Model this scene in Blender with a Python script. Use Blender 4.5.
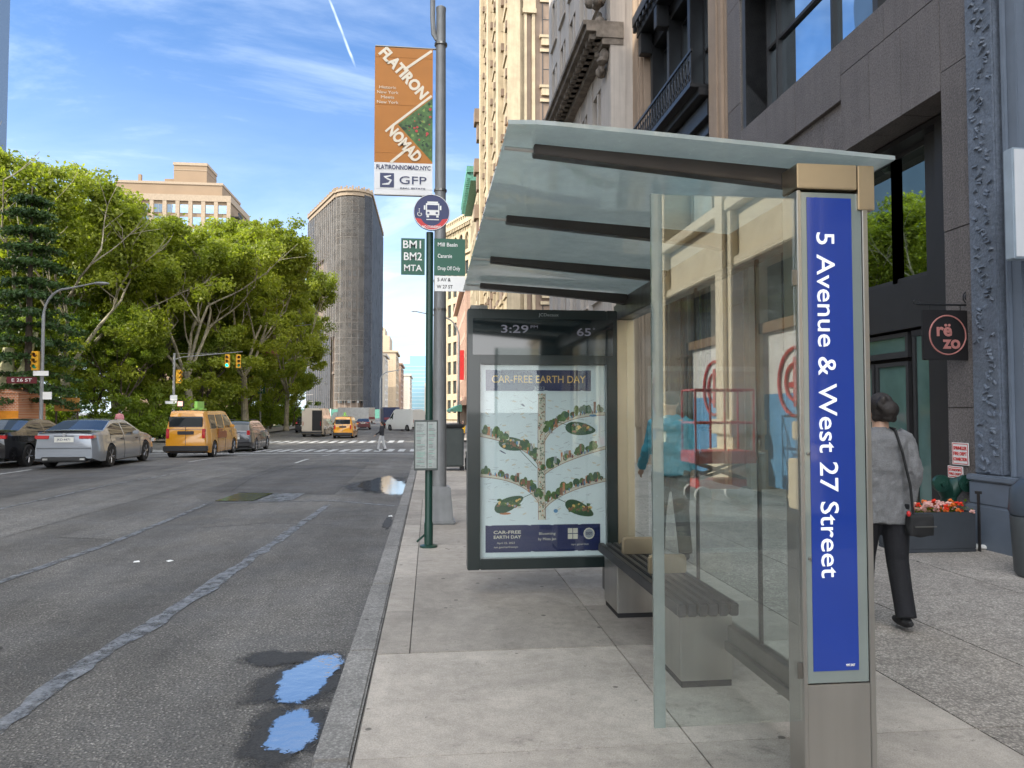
import bpy, bmesh, math, random
import numpy as np
from mathutils import Vector, Matrix
R = math.radians
for o in list(bpy.data.objects): bpy.data.objects.remove(o)
S = bpy.context.scene
COL = S.collection
# ------------------------------------------------------------------ camera, sky, sun, exposure
EYE = 1.65
cam = bpy.data.cameras.new('camera'); co = bpy.data.objects.new('camera', cam); COL.objects.link(co)
cam.sensor_width = 36; cam.lens = 740 / 1024 * 36; cam.clip_start = .05; cam.clip_end = 4000
co.location = (0, 0, EYE); co.rotation_euler = (R(90 + 2.167), 0, -R(6.32)); S.camera = co
SUN_EL = 31.0
SD = Vector((-.94, -.34, 0)).normalized() * math.cos(R(SUN_EL)) + Vector((0, 0, math.sin(R(SUN_EL))))
sl = bpy.data.lights.new('sun', 'SUN'); sl.energy = 3.0; sl.angle = R(.5); sl.color = (1, .93, .8)
so = bpy.data.objects.new('sun', sl); COL.objects.link(so)
so.rotation_euler = SD.to_track_quat('Z', 'Y').to_euler()
W = bpy.data.worlds.new('World'); S.world = W; W.use_nodes = True
S.view_settings.view_transform = 'Standard'; S.view_settings.look = 'None'
S.view_settings.exposure = 1.44; S.view_settings.gamma = 1
S.cycles.use_denoising = True; S.cycles.max_bounces = 7; S.cycles.transparent_max_bounces = 12
S.cycles.sample_clamp_indirect = 6; S.cycles.caustics_reflective = False; S.cycles.caustics_refractive = False


class N:                                    # small node-tree writer
    def __init__(s, tree): s.t = tree; s.n = tree.nodes; s.l = tree.links
    def new(s, kind, **kw):
        nd = s.n.new(kind)
        for k, v in kw.items():
            if k.startswith('i_'):
                key = k[2:]
                key = int(key) if key.isdigit() else key.replace('_', ' ')
                s.put(nd.inputs[key], v)
            else: setattr(nd, k, v)
        return nd
    def put(s, inp, v):
        if isinstance(v, bpy.types.NodeSocket): s.l.new(v, inp)
        elif isinstance(v, bpy.types.Node): s.l.new(v.outputs[0], inp)
        else:
            if isinstance(v, tuple) and len(v) == 3 and inp.type == 'RGBA': v = (*v, 1)
            inp.default_value = v
    def m(s, op, a, b=None, c=None, clamp=False):
        nd = s.n.new('ShaderNodeMath'); nd.operation = op; nd.use_clamp = clamp
        s.put(nd.inputs[0], a)
        if b is not None: s.put(nd.inputs[1], b)
        if c is not None: s.put(nd.inputs[2], c)
        return nd.outputs[0]
    def mix(s, f, a, b, mode='MIX'):
        nd = s.n.new('ShaderNodeMix'); nd.data_type = 'RGBA'; nd.blend_type = mode
        s.put(nd.inputs[0], f); s.put(nd.inputs[6], a); s.put(nd.inputs[7], b)
        return nd.outputs[2]
    def noise(s, vec, scale, detail=3, rough=.55, dist=0):
        nd = s.new('ShaderNodeTexNoise', i_Scale=scale, i_Detail=detail, i_Roughness=rough, i_Distortion=dist)
        s.l.new(vec, nd.inputs['Vector']); return nd.outputs[0]
    def ramp(s, v, lo, hi, a=0.0, b=1.0):
        nd = s.n.new('ShaderNodeMapRange'); nd.interpolation_type = 'SMOOTHSTEP'
        s.put(nd.inputs[0], v)
        for k, q in enumerate((lo, hi, a, b)): nd.inputs[k + 1].default_value = q
        return nd.outputs[0]


wn = N(W.node_tree)
bg = wn.n['Background']
sky = wn.new('ShaderNodeTexSky'); sky.sky_type = 'NISHITA'; sky.sun_disc = False
sky.sun_elevation = R(SUN_EL); sky.sun_rotation = math.atan2(SD.x, SD.y); sky.ozone_density = 2.2; sky.air_density = 1.0; sky.dust_density = .6
tc = wn.new('ShaderNodeTexCoord'); vec = tc.outputs['Generated']
sp = wn.new('ShaderNodeSeparateXYZ'); wn.l.new(vec, sp.inputs[0])
zz = wn.m('MAXIMUM', sp.outputs[2], .03)
cx = wn.m('DIVIDE', sp.outputs[0], wn.m('ADD', zz, .12)); cy = wn.m('DIVIDE', sp.outputs[1], wn.m('ADD', zz, .12))
cb = wn.new('ShaderNodeCombineXYZ', i_0=wn.m('MULTIPLY', cx, .55), i_1=wn.m('MULTIPLY', cy, .95))
rot = wn.new('ShaderNodeVectorRotate', i_Angle=R(24)); rot.rotation_type = 'Z_AXIS'; wn.l.new(cb.outputs[0], rot.inputs[0])
n1 = wn.noise(rot.outputs[0], 1.15, 9, .62, .9)
n2 = wn.noise(rot.outputs[0], .42, 3, .5)
cir = wn.m('MULTIPLY', wn.ramp(n1, .38, .72), wn.ramp(n2, .30, .56))
low = wn.ramp(sp.outputs[2], .0, .46, .72, .0)                      # thin bright veil near the horizon
wisp = wn.m('MAXIMUM', wn.m('MULTIPLY', cir, .78), wn.m('MULTIPLY', low, wn.ramp(n1, .30, .62, .45, 1)))
# added bright clouds, out of view overhead and behind, to lift the shaded street
behind = wn.m('MULTIPLY', wn.ramp(wn.noise(vec, 2.2, 6, .6), .36, .55), wn.m('MAXIMUM', wn.ramp(sp.outputs[1], .05, -.25), wn.ramp(sp.outputs[2], .74, .88)))
cloud = wn.m('MAXIMUM', wisp, wn.m('MULTIPLY', behind, .92))


def pixdir(px, py):
    v = Vector(((px - 512) / 740, (384 - py) / 740, -1)).normalized(); return co.rotation_euler.to_matrix() @ v


d1, d2 = pixdir(326, -10), pixdir(360, 80)
nn = d1.cross(d2).normalized(); mid = (d1 + d2).normalized()
dt = wn.new('ShaderNodeVectorMath', operation='DOT_PRODUCT', i_1=tuple(nn)); wn.l.new(vec, dt.inputs[0])
dm = wn.new('ShaderNodeVectorMath', operation='DOT_PRODUCT', i_1=tuple(mid)); wn.l.new(vec, dm.inputs[0])
wob = wn.m('MULTIPLY', wn.m('SUBTRACT', wn.noise(vec, 26, 3), .5), .004)
trail = wn.m('MULTIPLY', wn.ramp(wn.m('ABSOLUTE', wn.m('ADD', dt.outputs['Value'], wob)), .0003, .0022, .8, 0), wn.ramp(dm.outputs['Value'], mid.dot(d2) - .0002, mid.dot(d2) + .0012))
trail = wn.m('MULTIPLY', trail, wn.ramp(wn.noise(vec, 34, 2), .3, .6, .25, 1))
cloud = wn.m('MAXIMUM', cloud, trail)
deep = wn.mix(.55, sky.outputs[0], wn.mix(1.0, sky.outputs[0], (.48, .84, 1.26, 1), 'MULTIPLY'))
clc = wn.mix(wn.ramp(sp.outputs[1], .0, -.3), (6.0, 6.8, 7.6, 1), (20.0, 20.0, 20.0, 1))
fin = wn.mix(cloud, deep, clc)
wn.l.new(fin, bg.inputs[0]); bg.inputs[1].default_value = .09


# ------------------------------------------------------------------ helpers
def hgt(y):                                 # the avenue dips gently towards the crossing
    t = min(1, max(0, (y - 24) / 22)); return -.6 * t * t * (3 - 2 * t)


def tag(o, label=None, cat=None, group=None, kind=None):
    if label: o['label'] = label
    if cat: o['category'] = cat
    if group: o['group'] = group
    if kind: o['kind'] = kind
    return o


def thing(name, loc, rz=0, label=None, cat=None, group=None):
    o = bpy.data.objects.new(name, None); COL.objects.link(o); o.location = loc; o.rotation_euler = (0, 0, rz)
    o.empty_display_size = .1
    return tag(o, label, cat, group)


KIDS = {}


def link(name, me, parent=None, loc=None, rot=None):
    o = bpy.data.objects.new(name, me); COL.objects.link(o)
    if parent is not None: o.parent = parent; KIDS.setdefault(parent.name, []).append(o)
    if loc is not None: o.location = loc
    if rot is not None: o.rotation_euler = rot
    return o


def copy_tree(o, parent=None):
    c = o.copy(); COL.objects.link(c); c.parent = parent
    if parent is not None: KIDS.setdefault(parent.name, []).append(c)
    for ch in list(KIDS.get(o.name, [])): copy_tree(ch, c)
    return c


class MB:
    def __init__(s, mt=None): s.v = []; s.f = []; s.mi = []; s.tn = []; s.mt = mt
    def add(s, vs, fs, mi=0, tone=.5):
        b = len(s.v)
        for q in vs: s.v.append(tuple(s.mt @ Vector(q)) if s.mt else tuple(q))
        for q in fs: s.f.append([b + i for i in q]); s.mi.append(mi); s.tn.append(tone)
        return s
    def poly(s, pts, mi=0, tone=.5): return s.add(pts, [list(range(len(pts)))], mi, tone)
    def box(s, x0, x1, y0, y1, z0, z1, mi=0, tone=.5):
        if x0 > x1: x0, x1 = x1, x0
        if y0 > y1: y0, y1 = y1, y0
        v = [(x, y, z) for x in (x0, x1) for y in (y0, y1) for z in (z0, z1)]
        return s.add(v, [(0, 1, 3, 2), (4, 6, 7, 5), (0, 4, 5, 1), (2, 3, 7, 6), (0, 2, 6, 4), (1, 5, 7, 3)], mi, tone)
    def tube(s, pts, rr, n=10, mi=0, caps=True, ell=1.0, tone=.5):
        pts = [Vector(p) for p in pts]
        if not hasattr(rr, '__len__'): rr = [rr] * len(pts)
        vs = []; up = Vector((0, 1, .001))
        for i, p in enumerate(pts):
            d = (pts[min(i + 1, len(pts) - 1)] - pts[max(i - 1, 0)]).normalized()
            a = up.cross(d)
            a = a.normalized() if a.length > .05 else Vector((1, 0, 0)).cross(d).normalized()
            b = d.cross(a)
            for k in range(n):
                t = 2 * math.pi * k / n
                vs.append(p + a * math.cos(t) * rr[i] + b * math.sin(t) * rr[i] * ell)
        fs = []
        for i in range(len(pts) - 1):
            for k in range(n):
                k2 = (k + 1) % n
                fs.append((i * n + k, i * n + k2, (i + 1) * n + k2, (i + 1) * n + k))
        if caps: fs.append(tuple(range(n))[::-1]); fs.append(tuple((len(pts) - 1) * n + k for k in range(n)))
        return s.add(vs, fs, mi, tone)
    def lathe(s, prof, c=(0, 0, 0), n=20, axis='z', mi=0, sx=1, sy=1):
        vs = []
        for r, h in prof:
            for k in range(n):
                t = 2 * math.pi * k / n; a, b = r * math.cos(t) * sx, r * math.sin(t) * sy
                vs.append((c[0] + a, c[1] + b, c[2] + h) if axis == 'z' else (c[0] + h, c[1] + a, c[2] + b) if axis == 'x' else (c[0] + a, c[1] + h, c[2] - b))
        fs = []
        for i in range(len(prof) - 1):
            for k in range(n):
                k2 = (k + 1) % n; fs.append((i * n + k, i * n + k2, (i + 1) * n + k2, (i + 1) * n + k))
        fs.append(tuple(range(n))[::-1]); fs.append(tuple((len(prof) - 1) * n + k for k in range(n)))
        return s.add(vs, fs, mi)
    def ball(s, c, rx, ry, rz, n=14, m=9, mi=0):
        vs = []
        for i in range(m + 1):
            ph = math.pi * i / m
            for k in range(n):
                t = 2 * math.pi * k / n
                vs.append((c[0] + rx * math.sin(ph) * math.cos(t) if 0 < i < m else c[0] + 1e-4 * math.cos(t), c[1] + (ry * math.sin(ph) if 0 < i < m else 1e-4) * math.sin(t), c[2] - rz * math.cos(ph)))
        fs = [(i * n + k, i * n + (k + 1) % n, (i + 1) * n + (k + 1) % n, (i + 1) * n + k) for i in range(m) for k in range(n)]
        fs.append(tuple(range(n))[::-1]); fs.append(tuple(m * n + k for k in range(n)))
        return s.add(vs, fs, mi)
    def prism(s, pts, vecn, mi=0, tone=.5):          # closed outline pushed along a vector
        n = len(pts); vn = Vector(vecn); vs = [Vector(p) for p in pts] + [Vector(p) + vn for p in pts]
        fs = [tuple(range(n))[::-1], tuple(range(n, 2 * n))] + [(i, (i + 1) % n, n + (i + 1) % n, n + i) for i in range(n)]
        return s.add(vs, fs, mi, tone)
    def mesh(s, name, mats, smooth=False, bevel=0, seg=2):
        me = bpy.data.meshes.new(name); me.from_pydata(s.v, [], s.f)
        for m in (mats if isinstance(mats, (list, tuple)) else [mats]): me.materials.append(m)
        me.polygons.foreach_set('material_index', s.mi)
        at = me.attributes.new('tone', 'FLOAT', 'FACE'); at.data.foreach_set('value', s.tn)
        bm = bmesh.new(); bm.from_mesh(me); bmesh.ops.recalc_face_normals(bm, faces=bm.faces)
        if bevel:
            es = [e for e in bm.edges if e.is_manifold and e.calc_face_angle(0) > R(28)]
            bmesh.ops.bevel(bm, geom=es, offset=bevel, segments=seg, affect='EDGES', clamp_overlap=True)
        if smooth:
            for f in bm.faces: f.smooth = True
            for e in bm.edges:
                if e.is_manifold and e.calc_face_angle(0) > R(38): e.smooth = False
        bm.to_mesh(me); bm.free(); me.update(); return me
    def build(s, name, mats, parent=None, smooth=False, bevel=0, loc=None, rot=None, seg=2):
        return link(name, s.mesh(name, mats, smooth, bevel, seg), parent, loc, rot)


def melt(o, voxel, sm=3):                    # fuse overlapping volumes into one continuous skin
    md = o.modifiers.new('r', 'REMESH'); md.mode = 'VOXEL'; md.voxel_size = voxel; md.use_smooth_shade = True
    m2 = o.modifiers.new('s', 'SMOOTH'); m2.iterations = sm; m2.factor = .6
    dg = bpy.context.evaluated_depsgraph_get(); dg.update()
    me = bpy.data.meshes.new_from_object(o.evaluated_get(dg)); o.modifiers.clear()
    ms = list(o.data.materials); o.data = me
    if not me.materials:
        for m in ms: me.materials.append(m)
    for p in me.polygons: p.use_smooth = True
    return o


def frame(o, u, v):
    u, v = Vector(u).normalized(), Vector(v).normalized(); w = u.cross(v)
    return Matrix(((u.x, v.x, w.x, o[0]), (u.y, v.y, w.y, o[1]), (u.z, v.z, w.z, o[2]), (0, 0, 0, 1)))


def text(body, size, m, parent, o, u=(1, 0, 0), v=(0, 0, 1), width=None, bold=0.0, ext=.0015, name='lettering', align='CENTER', space=1.0):
    cu = bpy.data.curves.new('t', 'FONT'); cu.body = body; cu.size = size; cu.offset = bold * size; cu.extrude = ext
    cu.align_x = align; cu.align_y = 'CENTER'; cu.space_character = space; cu.resolution_u = 3
    t = bpy.data.objects.new('t', cu); COL.objects.link(t)
    dg = bpy.context.evaluated_depsgraph_get(); dg.update()
    me = bpy.data.meshes.new_from_object(t.evaluated_get(dg)); bpy.data.objects.remove(t); bpy.data.curves.remove(cu)
    xs = [q.co.x for q in me.vertices]
    if not xs: return None
    k = width / (max(xs) - min(xs)) if width else 1
    mt = frame(o, u, v) @ Matrix.Diagonal((k, 1, 1, 1)); me.transform(mt)
    me.materials.clear(); me.materials.append(m); me.name = name
    return link(name, me, parent)


# ------------------------------------------------------------------ materials
MT = {}


def mat(name, col, rough=.6, metal=0, var=.12, vs=3.0, bump=0, bs=60, fine=0, fs=90, tone=0, spec=.5, coat=0, streak=0, rv=0):
    if name in MT: return MT[name]
    m = bpy.data.materials.new(name); m.use_nodes = True; n = N(m.node_tree); b = n.n['Principled BSDF']
    v = n.new('ShaderNodeTexCoord').outputs['Object']
    f = n.ramp(n.noise(v, vs, 5, .6), .25, .75, 1 - var, 1 + var)
    if fine: f = n.m('MULTIPLY', f, n.ramp(n.noise(v, fs, 2, .6), .3, .7, 1 - fine, 1 + fine))
    if streak:
        mp = n.new('ShaderNodeMapping', i_Scale=(5, 5, .25)); n.l.new(v, mp.inputs[0])
        f = n.m('MULTIPLY', f, n.ramp(n.noise(mp.outputs[0], 1.2, 4), .3, .7, 1 - streak, 1 + streak * .5))
    if tone:
        at = n.new('ShaderNodeAttribute'); at.attribute_name = 'tone'
        f = n.m('MULTIPLY', f, n.m('MULTIPLY_ADD', at.outputs['Fac'], 2 * tone, 1 - tone))
    vm = n.new('ShaderNodeVectorMath', operation='SCALE', i_0=tuple(col)); n.l.new(f, vm.inputs['Scale'])
    n.l.new(vm.outputs[0], b.inputs['Base Color'])
    b.inputs['Roughness'].default_value = rough; b.inputs['Metallic'].default_value = metal
    if rv: n.l.new(n.ramp(n.noise(v, vs * 2.3, 4), .3, .7, max(.02, rough - rv), rough + rv), b.inputs['Roughness'])
    b.inputs['Specular IOR Level'].default_value = spec; b.inputs['Coat Weight'].default_value = coat; b.inputs['Coat Roughness'].default_value = .04
    if bump:
        bp = n.new('ShaderNodeBump', i_Strength=bump, i_Distance=.02); n.l.new(n.noise(v, bs, 4, .6), bp.inputs['Height']); n.l.new(bp.outputs[0], b.inputs['Normal'])
    MT[name] = m; return m


def emit(name, col, st):
    m = bpy.data.materials.new(name); m.use_nodes = True; b = m.node_tree.nodes['Principled BSDF']
    b.inputs['Base Color'].default_value = (*[c * .5 for c in col], 1); b.inputs['Emission Color'].default_value = (*col, 1); b.inputs['Emission Strength'].default_value = st
    return m


def pane(name, tint=(.86, .93, .9), ior=1.6, body=0.0, bcol=(.5, .6, .58), refl=(1, 1, 1), rough=0.0, power=5):
    m = bpy.data.materials.new(name); m.use_nodes = True; n = N(m.node_tree)
    out = n.n['Material Output']; n.n.remove(n.n['Principled BSDF'])
    tr = n.new('ShaderNodeBsdfTransparent', i_Color=tint); gl = n.new('ShaderNodeBsdfGlossy', i_Color=refl, i_Roughness=rough)
    lw = n.new('ShaderNodeLayerWeight', i_Blend=.5); f0 = ((ior - 1) / (ior + 1)) ** 2
    fr = n.new('ShaderNodeMath', operation='MULTIPLY_ADD', i_0=n.m('POWER', lw.outputs['Facing'], power), i_1=1 - f0, i_2=f0)
    base = tr.outputs[0]
    if body:
        df = n.new('ShaderNodeBsdfDiffuse', i_Color=bcol); tl = n.new('ShaderNodeBsdfTranslucent', i_Color=bcol)
        a = n.new('ShaderNodeMixShader', i_0=.5); n.l.new(df.outputs[0], a.inputs[1]); n.l.new(tl.outputs[0], a.inputs[2])
        v = n.new('ShaderNodeTexCoord').outputs['Object']; b = n.new('ShaderNodeMixShader', i_0=n.m('MULTIPLY', n.ramp(n.noise(v, 3.5, 6, .7), .3, .7, .88, 1.14), n.m('MULTIPLY', n.ramp(n.noise(v, 38, 3, .8), .62, .72, 1, 1.2), body))); n.l.new(tr.outputs[0], b.inputs[1]); n.l.new(a.outputs[0], b.inputs[2]); base = b.outputs[0]
    mx = n.new('ShaderNodeMixShader', i_0=fr.outputs[0]); n.l.new(base, mx.inputs[1]); n.l.new(gl.outputs[0], mx.inputs[2])
    n.l.new(mx.outputs[0], out.inputs[0]); return m


steel = mat('brushed stainless steel', (.50, .495, .475), .33, 1, .07, .7, rv=.04, streak=.10)
steel_d = mat('weathered dark steel', (.22, .215, .20), .36, 1, .15, 3, rv=.08)
bronze = mat('warm satin metal', (.50, .42, .31), .34, 1, .08, 2)
black = mat('black satin', (.018, .018, .02), .42)
blackm = mat('matt black', (.012, .012, .013), .8)
white = mat('white paint', (.78, .78, .76), .5, var=.05)
dgreen = mat('dark green paint', (.01, .045, .032), .38, var=.1)
sgreen = mat('sign green', (.003, .085, .048), .4, var=.05)
sblue = mat('sign blue', (.008, .016, .095), .35)
tblue = mat('band blue', (.001, .030, .25), .35, var=.04, coat=1)
sred = mat('sign red', (.55, .02, .02), .4)
navy = mat('poster navy', (.012, .02, .085), .35, var=.05)
grey = mat('grey galvanised', (.30, .31, .31), .5, .3, .12, 3, bump=.05, bs=30)
polem = mat('grey pole paint', (.22, .225, .225), .45, .2, .12, 4, streak=.12)
rubber = mat('tyre rubber', (.018, .018, .018), .75)
alloy = mat('wheel alloy', (.40, .40, .41), .3, .9)
skin = mat('skin', (.50, .30, .21), .5, var=.05)
skind = mat('brown skin', (.22, .12, .08), .5, var=.05)
hairm = mat('dark brown hair', (.014, .009, .007), .55, var=.3, vs=40, bump=.4, bs=120)
bark = mat('mottled plane bark', (.26, .235, .17), .85, var=.45, vs=2.2, bump=.3, bs=14)
barkd = mat('dark bark', (.07, .055, .04), .9, var=.35, vs=5, bump=.4, bs=20)


def leafmat(name, a, b, trans):
    m = bpy.data.materials.new(name); m.use_nodes = True; n = N(m.node_tree); p = n.n['Principled BSDF']
    at = n.new('ShaderNodeAttribute'); at.attribute_name = 'tone'
    c = n.mix(at.outputs['Fac'], a, b); n.l.new(c, p.inputs['Base Color']); p.inputs['Roughness'].default_value = .5; p.inputs['Specular IOR Level'].default_value = .35
    tl = n.new('ShaderNodeBsdfTranslucent'); n.l.new(n.mix(1, c, (1.5, 1.6, .6, 1), 'MULTIPLY'), tl.inputs[0])
    mx = n.new('ShaderNodeMixShader', i_0=trans); n.l.new(p.outputs[0], mx.inputs[1]); n.l.new(tl.outputs[0], mx.inputs[2])
    n.l.new(mx.outputs[0], n.n['Material Output'].inputs[0]); return m


leafA = leafmat('plane leaves', (.105, .145, .016, 1), (.32, .35, .045, 1), .5)
leafB = leafmat('understorey leaves', (.075, .125, .015, 1), (.24, .30, .03, 1), .5)
leafC = leafmat('conifer needles', (.020, .045, .012, 1), (.060, .115, .028, 1), .25)

asph = bpy.data.materials.new('worn asphalt'); asph.use_nodes = True
n = N(asph.node_tree); b = n.n['Principled BSDF']; v = n.new('ShaderNodeTexCoord').outputs['Object']
big = n.ramp(n.noise(v, .30, 6, .65, .8), .3, .7, .74, 1.26)
mp = n.new('ShaderNodeMapping', i_Scale=(1.1, .12, 1)); n.l.new(v, mp.inputs[0])
trk = n.ramp(n.noise(mp.outputs[0], 1.0, 6, .7), .3, .72, .72, 1.2)
med = n.ramp(n.noise(v, 7, 5, .65), .3, .7, .88, 1.12)
fine = n.ramp(n.noise(v, 60, 4, .85), .40, .62, .5, 1.6)
vor = n.new('ShaderNodeTexVoronoi', i_Scale=44.0); n.l.new(v, vor.inputs['Vector'])
peb = n.ramp(vor.outputs['Distance'], .05, .45, 1.7, .68)
spt = n.m('MULTIPLY', n.ramp(n.noise(v, 2.3, 7, .75), .61, .70, 1, .55), n.ramp(n.noise(v, 5.5, 6, .8), .60, .66, 1, .72))
fac = n.m('MULTIPLY', n.m('MULTIPLY', n.m('MULTIPLY', big, trk), n.m('MULTIPLY', med, fine)), n.m('MULTIPLY', peb, spt))
vm = n.new('ShaderNodeVectorMath', operation='SCALE', i_0=(.152, .144, .132)); n.l.new(fac, vm.inputs['Scale']); n.l.new(vm.outputs[0], b.inputs['Base Color'])
n.l.new(n.ramp(n.noise(v, 1.3, 5), .3, .7, .62, .82), b.inputs['Roughness'])
bp = n.new('ShaderNodeBump', i_Strength=.8, i_Distance=.008); n.l.new(n.m('ADD', peb, n.noise(v, 55, 4, .7)), bp.inputs['Height']); n.l.new(bp.outputs[0], b.inputs['Normal'])
MT['asph'] = asph
asph2 = asph.copy(); asph2.name = 'older grey asphalt patch'
for q in asph2.node_tree.nodes:
    if q.type == 'VECT_MATH': q.inputs[0].default_value = (.175, .167, .155)
asph3 = asph.copy(); asph3.name = 'newer dark asphalt patch'
for q in asph3.node_tree.nodes:
    if q.type == 'VECT_MATH': q.inputs[0].default_value = (.105, .10, .094)
seal = mat('worn tar joint', (.17, .175, .185), .42, var=.35, vs=9, fine=.25, fs=60, rv=.16)
def broken(m, sc, lo, hi):
    n = N(m.node_tree); b = n.n['Principled BSDF']; v = n.new('ShaderNodeTexCoord').outputs['Object']; tr = n.new('ShaderNodeBsdfTransparent')
    k = n.ramp(n.m('ADD', n.m('MULTIPLY', n.noise(v, sc, 5, .7), .7), n.m('MULTIPLY', n.noise(v, 70, 3, .8), .3)), lo, hi, .0, .92)
    mx = n.new('ShaderNodeMixShader', i_0=k); n.l.new(tr.outputs[0], mx.inputs[1]); n.l.new(b.outputs[0], mx.inputs[2]); n.l.new(mx.outputs[0], n.n['Material Output'].inputs[0])


broken(seal, 4.5, .32, .56)
paintw = mat('worn road paint', (.42, .42, .41), .6, var=.35, vs=5, fine=.3, fs=60)


def concrete(name, col, peb=0.0):
    m = bpy.data.materials.new(name); m.use_nodes = True; n = N(m.node_tree); b = n.n['Principled BSDF']
    v = n.new('ShaderNodeTexCoord').outputs['Object']; at = n.new('ShaderNodeAttribute'); at.attribute_name = 'tone'
    f = n.m('MULTIPLY_ADD', at.outputs['Fac'], .62, .69)
    f = n.m('MULTIPLY', f, n.ramp(n.noise(v, .9, 8, .72, .8), .30, .70, .80, 1.15))
    f = n.m('MULTIPLY', f, n.m('MULTIPLY', n.ramp(n.noise(v, 11, 6, .75), .3, .7, .86, 1.10), n.m('MULTIPLY', n.ramp(n.noise(v, 4.2, 7, .8), .56, .68, 1, .68), n.ramp(n.noise(v, 22, 3, .7), .66, .70, 1, .6))))
    f = n.m('MULTIPLY', f, n.ramp(n.noise(v, 150, 3, .7), .35, .65, .84, 1.14))
    g = n.new('ShaderNodeTexVoronoi', i_Scale=4.6); n.l.new(v, g.inputs['Vector'])                        # trodden gum
    sc = n.new('ShaderNodeSeparateColor'); n.l.new(g.outputs['Color'], sc.inputs[0])
    gum = n.m('MULTIPLY', n.ramp(n.m('ADD', g.outputs['Distance'], n.m('MULTIPLY', n.noise(v, 40, 2), .03)), .085, .11, 1, 0), n.m('GREATER_THAN', sc.outputs[0], .45))
    f = n.m('MULTIPLY', f, n.m('SUBTRACT', 1, n.m('MULTIPLY', gum, .62)))
    h = n.noise(v, 90, 3)
    if peb:
        p = n.new('ShaderNodeTexVoronoi', i_Scale=70.0); n.l.new(v, p.inputs['Vector'])
        pc = n.new('ShaderNodeSeparateColor'); n.l.new(p.outputs['Color'], pc.inputs[0])
        f = n.m('MULTIPLY', f, n.m('MULTIPLY', n.ramp(p.outputs['Distance'], .15, .5, 1 + peb * .4, 1 - peb), n.ramp(pc.outputs[1], 0, 1, 1 - peb, 1 + peb * .7)))
        h = p.outputs['Distance']
    vm = n.new('ShaderNodeVectorMath', operation='SCALE', i_0=col); n.l.new(f, vm.inputs['Scale']); n.l.new(vm.outputs[0], b.inputs['Base Color'])
    b.inputs['Roughness'].default_value = .8
    bp = n.new('ShaderNodeBump', i_Strength=.35, i_Distance=.004); n.l.new(h, bp.inputs['Height']); n.l.new(bp.outputs[0], b.inputs['Normal'])
    return m


conc = concrete('pale concrete paving', (.365, .328, .285)); aggr = concrete('exposed aggregate paving', (.40, .36, .315), .32)
joint = mat('sooty paving joint', (.13, .12, .105), .9, var=.3)
curbm = concrete('granite kerb', (.27, .26, .245), .22)

glass = pane('clear shelter glass', (.90, .94, .93), 1.92)
glassb = pane('shelter back glass', (.92, .96, .95), 1.45, power=8)
glasse = pane('ground glass edge', (.7, .8, .78), 1.5, .5, (.42, .47, .45))
glassr = pane('frosted roof glass', (.62, .70, .69), 1.5, .66, (.58, .635, .625), rough=.02)
glassc = pane('poster cover glass', (.97, .98, .98), 1.55)
wglass = mat('dark window glass', (.035, .045, .05), .03, var=.1, spec=1.0)

shopg = mat('teal backed shop glass', (.09, .16, .15), .05, var=.25, vs=.8, spec=1)


def mirrorish(name, tint, ior=2.1, metal=0):
    m = bpy.data.materials.new(name); m.use_nodes = True; n = N(m.node_tree); b = n.n['Principled BSDF']
    v = n.new('ShaderNodeTexCoord').outputs['Object']
    n.l.new(n.mix(n.noise(v, 1.2, 2), (*[c * .7 for c in tint], 1), (*[c * 1.3 for c in tint], 1)), b.inputs['Base Color'])
    b.inputs['Roughness'].default_value = .015; b.inputs['IOR'].default_value = ior; b.inputs['Metallic'].default_value = metal
    bp = n.new('ShaderNodeBump', i_Strength=.04, i_Distance=.05); n.l.new(n.noise(v, .8, 1), bp.inputs['Height']); n.l.new(bp.outputs[0], b.inputs['Normal']); return m


coated = mirrorish('coated reflective glazing', (.50, .60, .66), 1.6, 1)
# ------------------------------------------------------------------ the setting
def sheet(name, x0, x1, y0, y1, z, m, step=2.0, nx=1, parent=None, tonef=None):
    mb = MB(); ny = max(1, int(round((y1 - y0) / step)))
    vs = [(x0 + (x1 - x0) * i / nx, y0 + (y1 - y0) * j / ny, z + hgt(y0 + (y1 - y0) * j / ny)) for j in range(ny + 1) for i in range(nx + 1)]
    fs = [(j * (nx + 1) + i, j * (nx + 1) + i + 1, (j + 1) * (nx + 1) + i + 1, (j + 1) * (nx + 1) + i) for j in range(ny) for i in range(nx)]
    mb.add(vs, fs); o = mb.build(name, m, parent, smooth=True)
    return tag(o, kind='structure')


groundm = mat('city ground', (.16, .155, .145), .9, vs=.3)
g = MB(); ys = [-1500, -200, -60] + list(range(-40, 60, 2)) + [80, 200, 1600]
g.add([(x, y, -.03 + hgt(y)) for y in ys for x in (-1500, 1500)], [(2 * i, 2 * i + 1, 2 * i + 3, 2 * i + 2) for i in range(len(ys) - 1)])
tag(g.build('ground', groundm), kind='structure')
XL, XC = -17.0, -.5
sheet('road', XL, XC, -60, 420, 0, asph, 2.0, 1)
sheet('cross_street', XC, 70, 44, 55.5, .0, asph, 2)
sheet('cross_street', -140, XL, 44, 57, .0, asph, 2)
sheet('far_square', -70, XL, 168, 420, .0, asph2, 20)
lawnm = mat('park ground', (.05, .075, .03), .95, vs=.6)
sheet('park_ground', -170, -22.0, 62, 168, .12, lawnm, 20)
sheet('park_pavement', -22.0, XL, 57, 168, .13, conc, 4)
sheet('pavement_far_left', -80, XL, -60, 44, .12, conc, 2)
# worn patches of the avenue
def patch(name, pts, m, z=.004):
    mb = MB(); mb.poly([(x, y, z + hgt(y)) for x, y in pts]); return tag(mb.build(name, m), kind='structure')


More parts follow.
